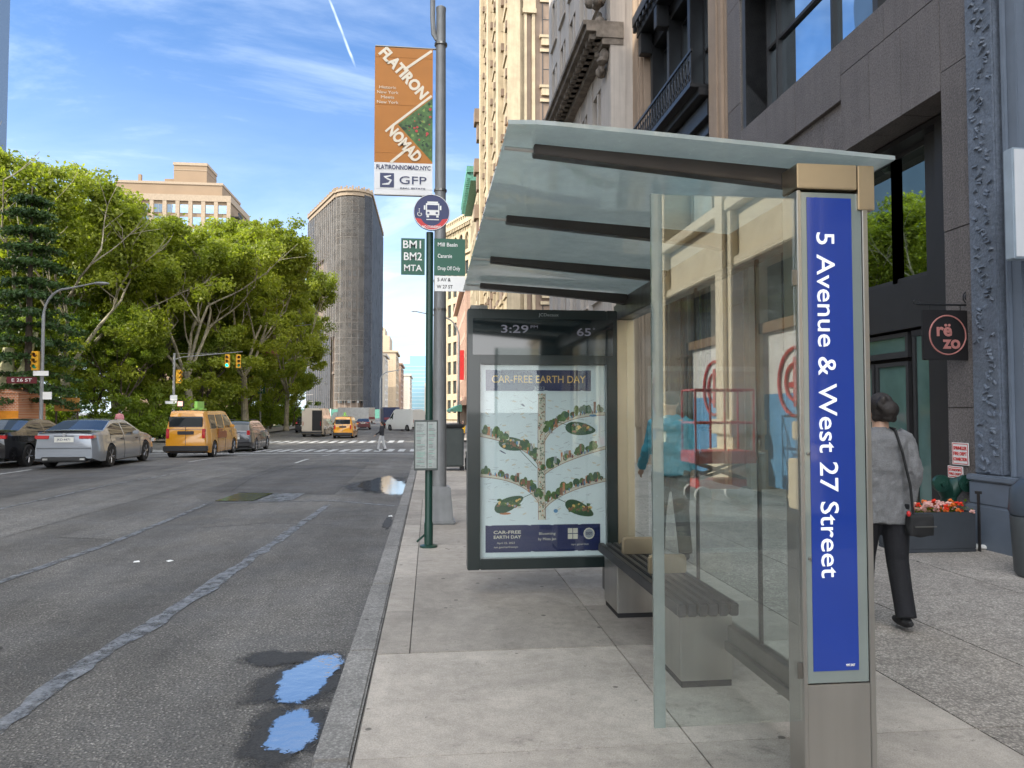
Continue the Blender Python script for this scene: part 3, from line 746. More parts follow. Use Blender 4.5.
# 6. further down the avenue
copper = mat('green copper cornice', (.10, .28, .21), .6, var=.25)
r = facade_root('copper_cornice_building', (5.9, 93, 0), 'road', 'cream building with a projecting green copper cornice beyond the cream tower', 'building')
w = MB(); w.box(0, 17, -16, -.3, -1, 31); op = wallgrid(w, 0, 17, 1, 30, 5, 8, 1.0, 1.0, .29); w.build('wall', cream, r)
w = MB(); w.box(-.4, 17.4, -16, 1.4, 32.0, 32.8); w.box(-.2, 17.2, -16, .9, 31, 32)
for x in np.arange(0, 17, .8): w.box(x, x + .35, .9, 1.35, 31.3, 32)
w.build('cornice', copper, r)
for (x, z, ww, hh) in op: add_window(r, x, -.15, z, ww, hh, winfr, wglass, sash=1)
r = facade_root('arcaded_building', (12.0, 149, 0), R(90 + 21.8), 'ornate cream corner building with an arched top storey and balustrade behind the green sign', 'building')
w = MB(); w.box(0, 26, -20, -.5, -1, 44); op = wallgrid(w, 0, 26, 0, 36, 8, 8, 1.2, 1.4, .48); w.box(-.4, 26.4, -20, .9, 42.5, 43.4); w.box(-.3, 26.3, -20, .5, 36, 36.8)
for x in np.arange(.3, 26, .9): w.box(x, x + .4, .5, .8, 41.8, 42.5)
for i in range(9): x = i * 24.8 / 8; w.box(x, x + 1.2, -.48, 0, 36.8, 42)
for x in np.arange(0, 26, 1.0): w.box(x, x + .45, -.2, .2, 43.4, 44.5)
w.box(0, 26, -.3, .3, 44.5, 44.9)
for i in range(8):
    x = i * 24.8 / 8 + 1.2; c_ = x + .95; pts = [(x, -.48, 42), (x, -.48, 39.6)] + [(c_ - .95 * math.cos(t), -.48, 39.6 + 1.3 * math.sin(t)) for t in np.linspace(0, math.pi, 10)] + [(x + 1.9, -.48, 42)]
    w.prism(pts, (0, .4, 0))
w.build('wall', cream, r)
for (x, z, ww, hh) in op: add_window(r, x, -.3, z, ww, hh, winfr, wglass, sash=1)
for i in range(8): x = i * 24.8 / 8 + 1.2; add_window(r, x + .95, -.44, 37, 1.7, 3.8, winfr, wglass, sash=1)
r = facade_root('pink_stone_building', (5.2, 112, 0), 'road', 'pinkish masonry building with a red banner low behind the bus stop pole', 'building')
pink = mat('pinkish masonry', (.50, .33, .25), .8, var=.12)
w = MB(); w.box(0, 34, -14, -.4, -1, 20.5); op = wallgrid(w, 0, 34, 3.4, 20.5, 10, 5, .9, .8, .38); w.box(-.3, 34, -.3, .7, 20.5, 21.2); w.box(-.1, 34, -.3, .5, 2.7, 3.4)
w.build('wall', pink, r)
for (x, z, ww, hh) in op: add_window(r, x, -.2, z, ww, hh, winfl, wglass, sash=1)
w = MB(); w.box(-.08, .0, .1, .75, 6.5, 11.0); w.build('red_banner', sred, r)
w = MB(); w.prism([(0, .4, 2.9), (0, 2.0, 2.1), (0, 2.0, 1.7), (0, .4, 1.7)], (30, 0, 0)); w.build('green_awning', copper, r)

# vista beyond the triangular tower: buildings stepping away on the left side of the avenue
vc = [mat('vista stone warm', (.46, .36, .25), .8, var=.1), mat('vista stone pale', (.52, .47, .40), .8, var=.1), mat('vista brick', (.34, .23, .17), .8, var=.1)]
rr = random.Random(12)
for k, (y, x, wd, h_, mi, lab) in enumerate([(372, -25.5, 22, 46, 0, 'tall narrow tan building just right of the triangular tower'), (400, -24, 30, 33, 1, 'pale stone building with a flat cornice, second right of the triangular tower'),
        (440, -20, 40, 38, 0, 'tan building with setback top, third along the far left side of the avenue'), (490, -19, 50, 34, 2, 'reddish brick building far down the left side of the avenue'), (560, -15, 60, 30, 1, 'pale distant building closing the left side of the avenue')]):
    r = facade_root('avenue_building', (x, y, 0), R(-90), lab, 'building', 'distant buildings down the avenue')
    # front faces the avenue, flank faces the camera
    w = MB(); w.box(-wd, 0, -30, -.4, -1, h_); op = wallgrid(w, -wd, 0, 4, h_ - 2, 6, 7, 1.4, 1.2, .38); w.box(-wd - .6, .6, -30, .9, h_ - 1.2, h_)
    if k in (0, 2): w.box(-wd + 3, -3, -22, -4, h_, h_ + 9); w.box(-wd + 5, -7, -16, -7, h_ + 9, h_ + 14)
    w.build('wall', vc[mi], r)
    for (a, z, ww, hh) in op: add_window(r, a, -.2, z, ww, hh, winfr, wglass, sash=1)
    for i in range(5):
        for j in range(7): add_window(r, .02, -3 - i * 4.6, 5 + j * (h_ - 9) / 7, 1.8, 2.6, winfr, wglass, rz=R(-90), sash=1)
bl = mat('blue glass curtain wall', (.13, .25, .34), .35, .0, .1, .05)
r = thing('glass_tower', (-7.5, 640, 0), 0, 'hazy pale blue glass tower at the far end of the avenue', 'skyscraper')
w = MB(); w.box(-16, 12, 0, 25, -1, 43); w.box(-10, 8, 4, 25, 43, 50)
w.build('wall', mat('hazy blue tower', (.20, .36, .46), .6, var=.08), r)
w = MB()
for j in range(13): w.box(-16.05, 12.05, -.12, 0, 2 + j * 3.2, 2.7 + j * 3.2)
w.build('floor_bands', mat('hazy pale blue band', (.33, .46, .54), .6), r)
r = thing('office_block', (1.5, 620, 0), 0, 'small pale brown block below the blue tower at the far end', 'building')
w = MB(); w.box(-6, 20, 0, 20, -1, 26); w.box(-1, 10, 3, 15, 26, 30); w.build('wall', vc[1], r)
for i in range(6):
    for j in range(6): add_window(r, -4 + i * 3.2, -.02, 3 + j * 3.8, 1.8, 2.4, winfr, wglass, rz=R(180), sash=0)

# 7. tall triangular tower in scaffold netting
net = bpy.data.materials.new('dark scaffold netting'); net.use_nodes = True; n = N(net.node_tree); b = n.n['Principled BSDF']
b.inputs['Base Color'].default_value = (.035, .038, .045, 1); b.inputs['Roughness'].default_value = .8
tr = n.new('ShaderNodeBsdfTransparent'); v = n.new('ShaderNodeTexCoord').outputs['Object']
mx = n.new('ShaderNodeMixShader', i_0=n.ramp(n.noise(v, .25, 4), .35, .65, .72, .97)); n.l.new(tr.outputs[0], mx.inputs[1]); n.l.new(b.outputs[0], mx.inputs[2]); n.l.new(mx.outputs[0], n.n['Material Output'].inputs[0])
net2 = net.copy(); net2.name = 'light scaffold netting'
for q in net2.node_tree.nodes:
    if q.type == 'MAP_RANGE': q.inputs[3].default_value = .35; q.inputs[4].default_value = .75
    if q.type == 'BSDF_PRINCIPLED': q.inputs['Base Color'].default_value = (.085, .078, .07, 1)
r = thing('triangular_tower', (-28.5, 280, 0), 0, 'tall wedge-shaped stone tower with rounded prow wrapped in dark scaffold netting', 'skyscraper')
stoneF = mat('warm terracotta stone', (.17, .125, .095), .8, var=.15, vs=.12, streak=.1)
fp = [(-21.5, 40)]
fp += [(-6.5 + 1.5 * (1 - math.cos(t)) * .0 + 0, 3) for t in [0]]
fp += [(-.8 + 5.4 * math.cos(t), 4.6 + 5.0 * math.sin(t)) for t in np.linspace(R(200), R(345), 9)]
fp += [(5.0, 67), (-19.5, 67)]
def shell(pts, off):
    c0 = Vector((-10, 38)); out = []
    for i, p in enumerate(pts):
        p = Vector(p); a = Vector(pts[i - 1]); c = Vector(pts[(i + 1) % len(pts)])
        d = ((c - p).normalized() + (p - a).normalized()).normalized(); nn_ = Vector((d.y, -d.x)); out.append(p + nn_ * off)
    return [(q.x, q.y) for q in out]
w = MB(); w.prism([(x, y, -1) for x, y in fp], (0, 0, 83.5)); 
for z, t_, o_ in ((16, .9, .7), (20, .7, .5), (62, 1.0, .9), (68, .7, .6), (76.5, 1.2, 1.2)): w.prism([(x, y, z) for x, y in shell(fp, o_)], (0, 0, t_))
w.build('wall', stoneF, r)
w = MB(); w.prism([(x, y, 82.5) for x, y in shell(fp, 1.7)], (0, 0, 1.5)); w.prism([(x, y, 84) for x, y in shell(fp, 2.3)], (0, 0, .8))
sh_ = shell(fp, 1.8)
for i in range(len(sh_)):
    a = Vector(sh_[i]); c = Vector(sh_[(i + 1) % len(sh_)]); L_ = (c - a).length
    for k in range(int(L_ / 1.3) + 1): q = a + (c - a) * min(1, k * 1.3 / L_); w.box(q.x - .35, q.x + .35, q.y - .35, q.y + .35, 84.8, 85.5 + .5 * (k % 3 == 0))
w.build('cornice', mat('pale terracotta', (.25, .19, .13), .8, var=.1), r)
# window bands around the rounded prow and long flank
cnt = 0; wmA = MB(); wmA.box(-.55, .55, -.1, .12, 0, 2.3); wmesh = wmA.mesh('window', wglass)
stf = MB()
ring = shell(fp, .02)
seg = []
a = Vector(ring[0]); c = Vector(ring[2]); L_ = (c - a).length
for k in range(14): q = a + (c - a) * ((k + .5) / 14); seg.append((q, math.atan2((c - a).y, (c - a).x)))
for i in range(2, 10):
    a = Vector(ring[i]); c = Vector(ring[i + 1]); seg.append(((a + c) / 2, math.atan2((c - a).y, (c - a).x)))
for j in range(19):
    z = 5 + j * 3.95
    for k, (q, an) in enumerate(seg):
        if k >= 16 and k <= 20: 
            link('window', wmesh, r, (q.x, q.y, z), (0, 0, an))
        else:
            stf.mt = Matrix.Translation((q.x, q.y, z)) @ Matrix.Rotation(an, 4, 'Z'); stf.box(-.55, .55, -.1, .12, 0, 2.3); stf.mt = None
so_ = stf.build('window_field', wglass, r); so_['kind'] = 'stuff'
n_ = MB(); far = shell(fp, 2.0)
A, B_ = far[0], far[2]
def panel2(p, q, z0, z1, mb): mb.prism([(p[0], p[1], z0), (q[0], q[1], z0), (q[0], q[1], z1), (p[0], p[1], z1)], (.05, -.1, 0))
def lerp(p, q, t): return (p[0] + (q[0] - p[0]) * t, p[1] + (q[1] - p[1]) * t)
panel2(A, lerp(A, B_, .28), 2, 82, n_); panel2(lerp(A, B_, .28), lerp(A, B_, .62), 2, 36, n_); panel2(lerp(A, B_, .28), lerp(A, B_, .45), 36, 41, n_); panel2(lerp(A, B_, .62), lerp(A, B_, .86), 2, 30, n_)
for i in (8, 9, 10, 11): panel2(far[i], far[i + 1], 2, 83, n_) if i + 1 < len(far) else None
n_.build('dark_netting', net, r)
n_ = MB(); panel2(lerp(A, B_, .28), B_, 62, 82, n_); 
for i in range(2, 8): panel2(far[i], far[i + 1], 6, 82, n_)
panel2(lerp(A, B_, .62), B_, 30, 62, n_)
n_.build('pale_netting', net2, r)
sc_ = MB()
for j in range(28):
    z = 3 + j * 2.9
    for i in range(2, 9):
        if j > 20 or j < 12: sc_.tube([(*far[i], z), (*far[i + 1], z)], .09, 4, caps=False)
    sc_.tube([(*A, z), (*lerp(A, B_, .28), z)], .12, 4, caps=False)
for t in np.linspace(0, 1, 16): p = lerp(A, B_, t); sc_.tube([(*p, 2), (*p, 82 if t < .3 else 83)], .07, 4)
for i in range(2, 11): sc_.tube([(*far[i], 2), (*far[i], 82)], .07, 4)
sc_.build('scaffold', mat('scaffold tube', (.28, .25, .22), .6), r)
r = thing('site_hoarding', (-33, 268, -.6), 0, 'low green site hoarding around the foot of the triangular tower', 'hoarding')
w = MB(); w.box(-14, 16, 0, .3, 0, 3.2); w.build('panel', copper, r); w = MB()
for x in range(-14, 17, 3): w.box(x - .1, x + .1, -.15, 0, 0, 3.5)
w.build('post', white, r)

# 8. tan apartment tower above the trees
tan = mat('tan brick', (.27, .19, .12), .8, var=.08, vs=.15); tanp = mat('pale concrete band', (.36, .28, .20), .8)
r = thing('apartment_tower', (-72, 220, 0), R(0), 'tan brick apartment tower with water tank block rising above the trees', 'building')
w = MB(); w.box(-14.5, 14.2, 0, 22, -1, 64.0); w.box(-18, 11.5, 1.5, 22, 64, 68.2); w.box(-3.6, 5.8, 6, 16, 68.2, 75.3); w.box(-6.5, -3.6, 7, 14, 68.2, 70.8); w.box(-13.6, -12.8, 6, 7, 68.2, 71.6); w.build('wall', tan, r)
w = MB(); w.box(-14.8, 14.5, -.5, 22, 62.3, 64.1); w.box(-3.8, 6.0, 5.8, 16.2, 74.7, 75.5); w.box(-3.7, 5.9, 5.9, 16.1, 73.2, 73.4); w.box(-18.2, 11.7, 1.3, 22, 67.6, 68.3)
for i in range(9): x = -14.5 + i * 3.55; w.box(x - .55, x + .55, -.45, 0, 30, 62.3)
w.build('concrete_frame', tanp, r)
for i in range(8):
    for j in range(8): add_window(r, -14.5 + i * 3.55 + 1.77, -.12, 34 + j * 3.55, 2.3, 2.5, winfl, coated, rz=R(180), sash=0, mull=1)
for j in range(7):
    w = MB(); w.box(14.2, 16.4, 1, 6, 37 + j * 3.55, 37.25 + j * 3.55); w.box(16.2, 16.4, 1, 6, 37.25 + j * 3.55, 38.4 + j * 3.55); w.build('balcony', dark_in, r)
# 9. sliver of glass tower at the left edge
r = thing('office_tower', (-111.5, 150, 0), 0, 'slim grey-blue gridded office tower cut by the left edge of the view', 'skyscraper')
w = MB(); w.box(-16, 14.3, 0, 30, -1, 118); w.build('wall', mat('steel blue cladding', (.12, .17, .25), .35, var=.05), r)
for i in range(3):
    for j in range(24): add_window(r, 12.8 - i * 3, -.02, 18 + j * 4.0, 2.2, 3.1, winfr, coated, rz=R(180), sash=0)

# 10. buildings behind and left of the photographer (they shade the near street)
sidem = mat('warm grey masonry', (.42, .38, .33), .8, var=.1)
for k, (y0, y1, h_, lab) in enumerate([(-17, 10, 33, 'grey masonry building across the avenue, shading the near street'), (10, 40.5, 40, 'taller grey masonry corner building across the avenue by the park')]):
    r = thing('masonry_building', (-26, y0, 0), R(-90), lab, 'building'); L_ = y1 - y0
    w = MB(); w.box(-L_ + .02, -.02, -14, -.4, 0, h_); op = wallgrid(w, -L_, 0, 4, h_ - 1, 7, 7 + k, 1.3, 1.2, .38); w.box(-L_, 0, -.4, .6, h_ - 1, h_); w.build('wall', sidem, r)
    for (x, z, ww, hh) in op: add_window(r, x, -.2, z, ww, hh, winfr, wglass, sash=1)
# sunlit shopfront behind the photographer, seen mirrored in the shelter glass (mirror plane Y = 2.72)
def MY(v): return 5.44 - v
creamr = mat('sunlit ivory stucco', (.74, .64, .46), .7, var=.06)
r = facade_root('ivory_shopfront_building', (6.2, -34, 0), 'road', 'ivory stucco corner building with columns and boarded windows behind the viewer', 'building')
def LY(v): return MY(v) + 34
w = MB(); w.box(0, LY(10.6), -10, -.6, 0, 22)
for yv, wd in ((9.9 + 1.1, .8), (14.5, .85), (18.7, .85), (22.8, .85), (27, .85)):
    c_ = LY(yv); w.box(c_ - wd / 2, c_ + wd / 2, -.6, .25, .1, 22); w.box(c_ - wd / 2 - .15, c_ + wd / 2 + .15, -.6, .4, .1, .9); w.box(c_ - wd / 2 - .1, c_ + wd / 2 + .1, -.6, .35, 1.2, 1.5)
    w.box(c_ - wd / 4, c_ + wd / 4, .25, .34, 1.5, 22)
w.box(LY(38), LY(10.6), -.6, .1, 4.7, 5.7); w.box(LY(38), LY(10.6), -.6, .3, 5.7, 5.95); w.box(LY(38), LY(10.6), -.6, .2, 4.55, 4.75); w.box(LY(38), LY(10.6), -.6, .15, 10.5, 11.5)
w.build('wall', creamr, r, bevel=.02)
board = mat('white window board', (.75, .75, .73), .6, var=.04); lblue = mat('light blue board', (.12, .35, .62), .6); brownf = mat('brown timber frame', (.22, .13, .06), .6)
for c_ in (12.75, 16.6, 20.75, 24.9):
    x = LY(c_); f = MB(); f.box(x - 1.65, x + 1.65, -.5, -.3, 3.2, 3.4); f.box(x - 1.65, x - 1.5, -.5, -.3, .2, 3.2); f.box(x + 1.5, x + 1.65, -.5, -.3, .2, 3.2); o = f.build('window', brownf, r)
    p = MB(); p.box(x - 1.65, x + 1.65, -.55, -.5, 3.4, 4.55); p.build('pane', wglass, o)
    p = MB(); p.box(x - 1.5, x + 1.5, -.5, -.4, 2.0, 3.2); p.build('white_board', board, o); p = MB(); p.box(x - 1.5, x + 1.5, -.5, -.4, .2, 2.0); p.build('blue_board', lblue, o)
    p = MB()
    for rad in (.62, .34):
        k = [(x + rad * math.cos(t), -.37, 2.2 + rad * math.sin(t)) for t in np.linspace(0, 2 * math.pi, 40)]; p.tube(k, .035, 5, caps=False)
    p.box(x - .05, x + .05, -.39, -.36, 1.75, 2.65); p.box(x - .25, x + .25, -.385, -.365, 2.1, 2.2); p.build('red_emblem', sred, o)
    for dx in (-.8, .8): add_window(r, x + dx, -.4, 6.0, 1.4, 4.3, winfl, mat('curtained glass', (.45, .5, .48), .1, spec=1), sash=1)
# ------------------------------------------------------------------ bus shelter
SH = thing('bus_shelter', (0, 0, .14), 0, 'stainless and glass bus shelter with blue street-name band and lit poster', 'bus shelter')
TX0, TX1, TY0, TY1 = 1.41, 1.70, 2.70, 2.82
w = MB()
w.box(TX0, TX0 + .016, TY0, TY1, 0, 2.37); w.box(TX1 - .022, TX1, TY0, TY1, 0, 2.37); w.box(TX0 + .016, TX1 - .022, TY0 + .004, TY1 - .004, 0, .475)
w.box(TX0 + .016, TX1 - .022, TY0 + .03, TY1 - .004, .475, 2.37)
tot = w.build('totem', steel, SH, bevel=.002)
w = MB(); w.box(TX0, TX1 - .045, TY0 - .005, TY1, 2.378, 2.475); w.box(TX1 - .04, TX1 + .028, TY0 - .005, TY1 + .03, 2.30, 2.475); w.build('totem_cap', bronze, SH, bevel=.003)
slate = mat('grey green glass border', (.17, .20, .19), .12, var=.05, coat=1)
w = MB(); w.box(TX0 + .018, TX1 - .024, TY0 + .008, TY0 + .028, .48, 2.365); brd = w.build('sign_glass', slate, SH)
w = MB(); w.box(TX0 + .042, TX1 - .065, TY0 + .005, TY0 + .007, .525, 2.345)
band = w.build('blue_band', tblue, SH)
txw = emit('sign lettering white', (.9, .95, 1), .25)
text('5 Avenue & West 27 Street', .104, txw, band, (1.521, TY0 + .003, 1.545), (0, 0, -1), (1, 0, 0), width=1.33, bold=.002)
text('NYC DOT', .012, white, band, (1.60, TY0 + .003, .545), width=.035)
w = MB()
for z in (.95, 1.35): w.lathe([(.006, 0), (.006, -.006), (.001, -.007)], (TX0 + .033, TY0 + .007, z), 10, 'y')
w.build('screws', steel_d, SH)
# side pane
gl = MB(); gl.box(.875, TX0 - .004, 2.712, 2.722, .34, 2.34); gl.build('side_pane', glass, SH)
gl = MB(); gl.box(.832, .873, 2.709, 2.725, .34, 2.34); gl.build('pane_edge', glasse, SH)
for z in (.5, 2.0): w = MB(); w.box(TX0 - .02, TX0 - .001, 2.706, 2.711, z, z + .06); w.build('glass_clamp', steel_d, SH)
# roof, falling from the street side towards the back
def RZ(x): return 2.575 - (x - .28) * .058
rf = MB(); n_ = 14; xs = [.28 + (1.79 - .28) * i / n_ for i in range(n_ + 1)]
def rzz(x): return RZ(x) - (.012 * max(0, (.46 - x) / .18) ** 2)
vs = [(x, y, rzz(x) + t) for t in (0, .016) for y in (2.655, 6.40) for x in xs]; m_ = n_ + 1
fs = [(i, i + 1, m_ + i + 1, m_ + i) for i in range(n_)] + [(2 * m_ + i, 3 * m_ + i, 3 * m_ + i + 1, 2 * m_ + i + 1) for i in range(n_)]
fs += [(i, 2 * m_ + i, 2 * m_ + i + 1, i + 1) for i in range(n_)] + [(m_ + i, m_ + i + 1, 3 * m_ + i + 1, 3 * m_ + i) for i in range(n_)] + [(0, m_, 3 * m_, 2 * m_), (n_, 2 * m_ + n_, 3 * m_ + n_, m_ + n_)]
rf.add(vs, fs); rf.build('roof_glass', glassr, SH, smooth=True)
barm = mat('dark brown roof bar', (.045, .036, .032), .4, .4, coat=.2)
for i, y in enumerate((2.82, 3.87, 4.92, 5.95)):
    w = MB(); pts = [(.40, y, RZ(.40) - .012), (1.62, y, RZ(1.62) - .012), (1.62, y, RZ(1.62) - .10), (1.5, y, RZ(1.5) - .085), (.40, y, RZ(.40) - .052)]
    w.prism(pts, (0, .06, 0)); w.build('roof_bar', barm, SH, bevel=.003)
    w = MB(); w.tube([(.285, y + .03, RZ(.28) - .03), (.41, y + .03, RZ(.41) - .03)], .009, 8); w.build('roof_clamp', steel, SH, smooth=True)
w = MB(); w.box(1.60, 1.74, 2.83, 6.34, 2.30, 2.44); w.box(1.62, 1.72, 2.83, 6.34, 2.44, 2.485); w.build('beam', steel_d, SH, bevel=.006)
w = MB(); w.box(1.585, 1.73, 6.155, 6.33, 0, 2.295); w.build('rear_post', bronze, SH, bevel=.004)
w = MB(); w.box(1.64, 1.70, 2.825, 6.15, .245, .335); w.box(1.62, 1.64, 2.825, 6.15, .20, .25); w.build('bottom_rail', steel_d, SH, bevel=.004)
for a, b_ in ((2.83, 3.62), (3.635, 4.50), (4.515, 5.35), (5.365, 6.14)):
    gl = MB(); gl.box(1.664, 1.676, a, b_, .34, 2.295); gl.build('back_pane', glassb, SH)
w = MB()
for y in (3.6275, 4.5075, 5.3575): w.box(1.66, 1.68, y - .006, y + .006, .34, 2.295)
w.build('pane_joints', black, SH)
# poster box
boxm = mat('dark green-grey display frame', (.010, .018, .018), .28, var=.08, coat=.5)
PB = thing('poster_box', (0, 0, 0)); PB.parent = SH; KIDS.setdefault(SH.name, []).append(PB)
w = MB(); w.box(.31, .415, 6.13, 6.33, .21, 2.37); w.box(1.485, 1.578, 6.13, 6.33, .21, 2.37); w.box(.415, 1.485, 6.13, 6.33, .21, .30); w.box(.415, 1.485, 6.13, 6.33, 1.905, 2.37); w.box(.415, 1.485, 6.2, 6.32, .30, 1.905)
w.build('housing', boxm, PB, bevel=.006)
w = MB(); w.box(.335, .475, 6.135, 6.32, 2.371, 2.40); w.box(1.48, 1.57, 6.16, 6.30, .0, .209); w.build('support', steel_d, PB)
paper = mat('poster paper', (.66, .76, .76), .45, var=.03)
pk = [paper, navy, mat('poster gold', (.75, .50, .15), .5), mat('poster leaf green', (.08, .15, .04), .6, var=.5, vs=40), mat('poster trunk', (.22, .28, .20), .6, var=.5, vs=60),
      mat('poster brown', (.25, .12, .07), .6), mat('poster cream', (.62, .60, .48), .6), mat('poster dark green', (.03, .09, .04), .6), mat('poster grey', (.30, .33, .34), .6), mat('poster orange', (.50, .20, .08), .6), mat('poster blue', (.10, .25, .42), .6)]
pu, pv = 1.07, 1.605
def PP(u, v, l=0): return (.415 + u * pu, 6.195 - .0007 * l, .30 + v * pv)
w = MB(); rr = random.Random(4)
def pq(u0, u1, v0, v1, mi, l): w.poly([PP(u0, v0, l), PP(u1, v0, l), PP(u1, v1, l), PP(u0, v1, l)], mi)
def pell(u, v, a, b_, mi, l, rot_=0, n=12):
    w.poly([PP(u + (a * math.cos(t) * math.cos(rot_) * pv - b_ * math.sin(t) * math.sin(rot_) * pv) / pu, v + a * math.cos(t) * math.sin(rot_) + b_ * math.sin(t) * math.cos(rot_), l) for t in np.linspace(0, 2 * math.pi, n + 1)[:-1]], mi)
def pstroke(pts, wd, mi, l):
    for a, b_ in zip(pts, pts[1:]):
        dx, dy = (b_[0] - a[0]) * pu, (b_[1] - a[1]) * pv; L_ = math.hypot(dx, dy) or 1; nx_, ny_ = -dy / L_ * wd / pu, dx / L_ * wd / pv
        w.poly([PP(a[0] - nx_, a[1] - ny_, l), PP(b_[0] - nx_, b_[1] - ny_, l), PP(b_[0] + nx_, b_[1] + ny_, l), PP(a[0] + nx_, a[1] + ny_, l)], mi)
pq(0, 1, 0, 1, 0, 0)
for k in range(170):                                                 # little drawn strokes on the pale field
    u, v = rr.uniform(.03, .97), rr.uniform(.19, .84); pstroke([(u, v), (u + rr.uniform(.015, .045), v + rr.uniform(-.006, .010))], .0012, 8, 1)
for k in range(46):
    u, v = rr.uniform(.05, .95), rr.uniform(.2, .83); pell(u, v, .012, .004, 6, 1.3, rr.uniform(-.6, .6), 8)
pstroke([(.49, .19), (.485, .5), (.49, .85)], .030, 6, 2)
for k in range(150): pell(.487 + rr.uniform(-.024, .024), rr.uniform(.19, .85), .006, .003, rr.choice([4, 4, 7, 5, 9]), 3, rr.uniform(0, 3), 6)
pstroke([(.462, .19), (.457, .5), (.462, .85)], .002, 5, 3); pstroke([(.518, .19), (.513, .5), (.518, .85)], .002, 5, 3)
def branch(p0, p1, p2, town):
    P = [((1 - t) ** 2 * p0[0] + 2 * t * (1 - t) * p1[0] + t * t * p2[0], (1 - t) ** 2 * p0[1] + 2 * t * (1 - t) * p1[1] + t * t * p2[1]) for t in np.linspace(0, 1, 15)]
    pstroke(P, .013, 6, 2.5); pstroke([(u, v - .008) for u, v in P], .0022, 5, 4); pstroke([(u, v + .008) for u, v in P], .0015, 5, 4)
    for i in range(54):
        t = rr.uniform(.12, 1); k = min(13, int(t * 14)); u, v = P[k]; u += rr.uniform(-.03, .03); kind = rr.random(); hh = rr.uniform(.015, .045) * town
        u = min(.98, max(.02, u))
        if kind < .42: pell(u, v + .008 + hh * .6, rr.uniform(.010, .020), hh * .6, rr.choice([3, 7, 3, 7, 3]), 5 + i * .02, 0, 9)
        elif kind < .72: q = rr.uniform(.006, .013); pq(u - q, u + q, v + .006, v + .008 + hh * 1.2, rr.choice([5, 9, 8, 5, 6]), 5 + i * .02)
        else: pell(u, v + .012, .0035, .010, rr.choice([1, 9, 5, 10]), 6.4, 0, 6)
branch((.47, .47), (.40, .585), (.0, .635), 1.1); branch((.505, .60), (.60, .74), (1, .745), 1.1); branch((.47, .28), (.36, .41), (0, .425), .9)
branch((.505, .43), (.62, .50), (1, .565), 1.0); branch((.505, .25), (.62, .345), (1, .395), .9)
for (u, v, ro, st) in ((.27, .585, -.15, (.45, .46)), (.80, .665, -.12, (.62, .70)), (.23, .275, .42, (.42, .33)), (.79, .245, -.42, (.58, .31))):
    pts = []
    for t in np.linspace(0, 2 * math.pi, 26)[:-1]:
        a, b_ = .082 * math.cos(t), .034 * math.sin(t) * (1 - .25 * math.cos(t)); pts.append(PP(u + (a * math.cos(ro) - b_ * math.sin(ro)) * pv / pu, v + a * math.sin(ro) + b_ * math.cos(ro), 3))
    w.poly(pts, 7); pstroke([(u, v), st], .0025, 7, 2.8)
    for k in range(40): pell(u + rr.uniform(-.085, .085), v + rr.uniform(-.016, .024), rr.uniform(.004, .012), rr.uniform(.004, .011), rr.choice([3, 7, 3, 3, 5, 2, 8]), 4 + k * .03, rr.uniform(-.5, .5), 7)
pell(.2, .225, .03, .006, 9, 3); pell(.6, .235, .012, .010, 10, 3); pell(.34, .79, .012, .004, 1, 3, -.6); pell(.9, .735, .02, .006, 10, 7); pell(.18, .545, .02, .003, 1, 3, -.5)
pq(.045, .885, .865, .975, 1, 8); pq(.045, .955, .025, .165, 1, 8)
for k in range(14): u = rr.uniform(.05, .93); pell(u, rr.choice([.165, .025, .975, .865]), .014, .0025, 0, 8.5, rr.uniform(-.2, .2), 6)
pell(.865, .115, .030, .030, 6, 9); pell(.865, .115, .024, .024, 8, 10)
for a in (0, 1):
    for b_ in (0, 1): pq(.695 + a * .042, .732 + a * .042, .088 + b_ * .030, .114 + b_ * .030, 6, 9)
po = w.build('poster', pk, PB)
text('CAR-FREE EARTH DAY', .088, pk[2], po, PP(.465, .924, 12), width=.80, bold=.004, ext=.0003)
text('2023', .040, pk[8], po, PP(.47, .878, 12), width=.09, ext=.0003)
text('CAR-FREE', .036, pk[6], po, PP(.215, .128, 12), width=.23, bold=.02, ext=.0003); text('EARTH DAY', .036, pk[6], po, PP(.215, .103, 12), width=.23, bold=.02, ext=.0003)
text('April 22, 2023', .022, pk[6], po, PP(.205, .073, 12), width=.15, ext=.0003); text('nyc.gov/carfreenyc', .022, pk[6], po, PP(.205, .052, 12), width=.2, ext=.0003)
text('Blooming', .030, pk[6], po, PP(.53, .118, 12), width=.14, ext=.0003); text('by Mista Jan', .030, pk[6], po, PP(.53, .09, 12), width=.15, ext=.0003)
text('nyc.gov/dot', .022, pk[6], po, PP(.79, .060, 12), width=.15, ext=.0003); text('DOT', .030, navy, po, PP(.865, .115, 13), width=.05, bold=.02, ext=.0003)
gl = MB(); gl.box(.412, 1.488, 6.150, 6.156, .295, 1.91); gl.build('cover_glass', glassc, PB)
w = MB(); w.box(.35, 1.54, 6.122, 6.129, 1.985, 2.29); ds = w.build('display', mat('black display glass', (.012, .018, .02), .06, coat=1), PB)
led = emit('display digits', (.45, .43, .52), .02)
text('3:29', .092, led, ds, (.70, 6.1205, 2.20), width=.23, bold=.01, ext=.0004); text('PM', .036, led, ds, (.865, 6.1205, 2.222), width=.06, ext=.0004); text('65', .092, led, ds, (1.29, 6.1205, 2.18), width=.12, bold=.01, ext=.0004); text('o', .035, led, ds, (1.375, 6.1205, 2.215), ext=.0004)
text('JCDecaux', .036, mat('grey lettering', (.4, .42, .42)), PB, (.99, 6.1275, 2.325), width=.17, ext=.0006)

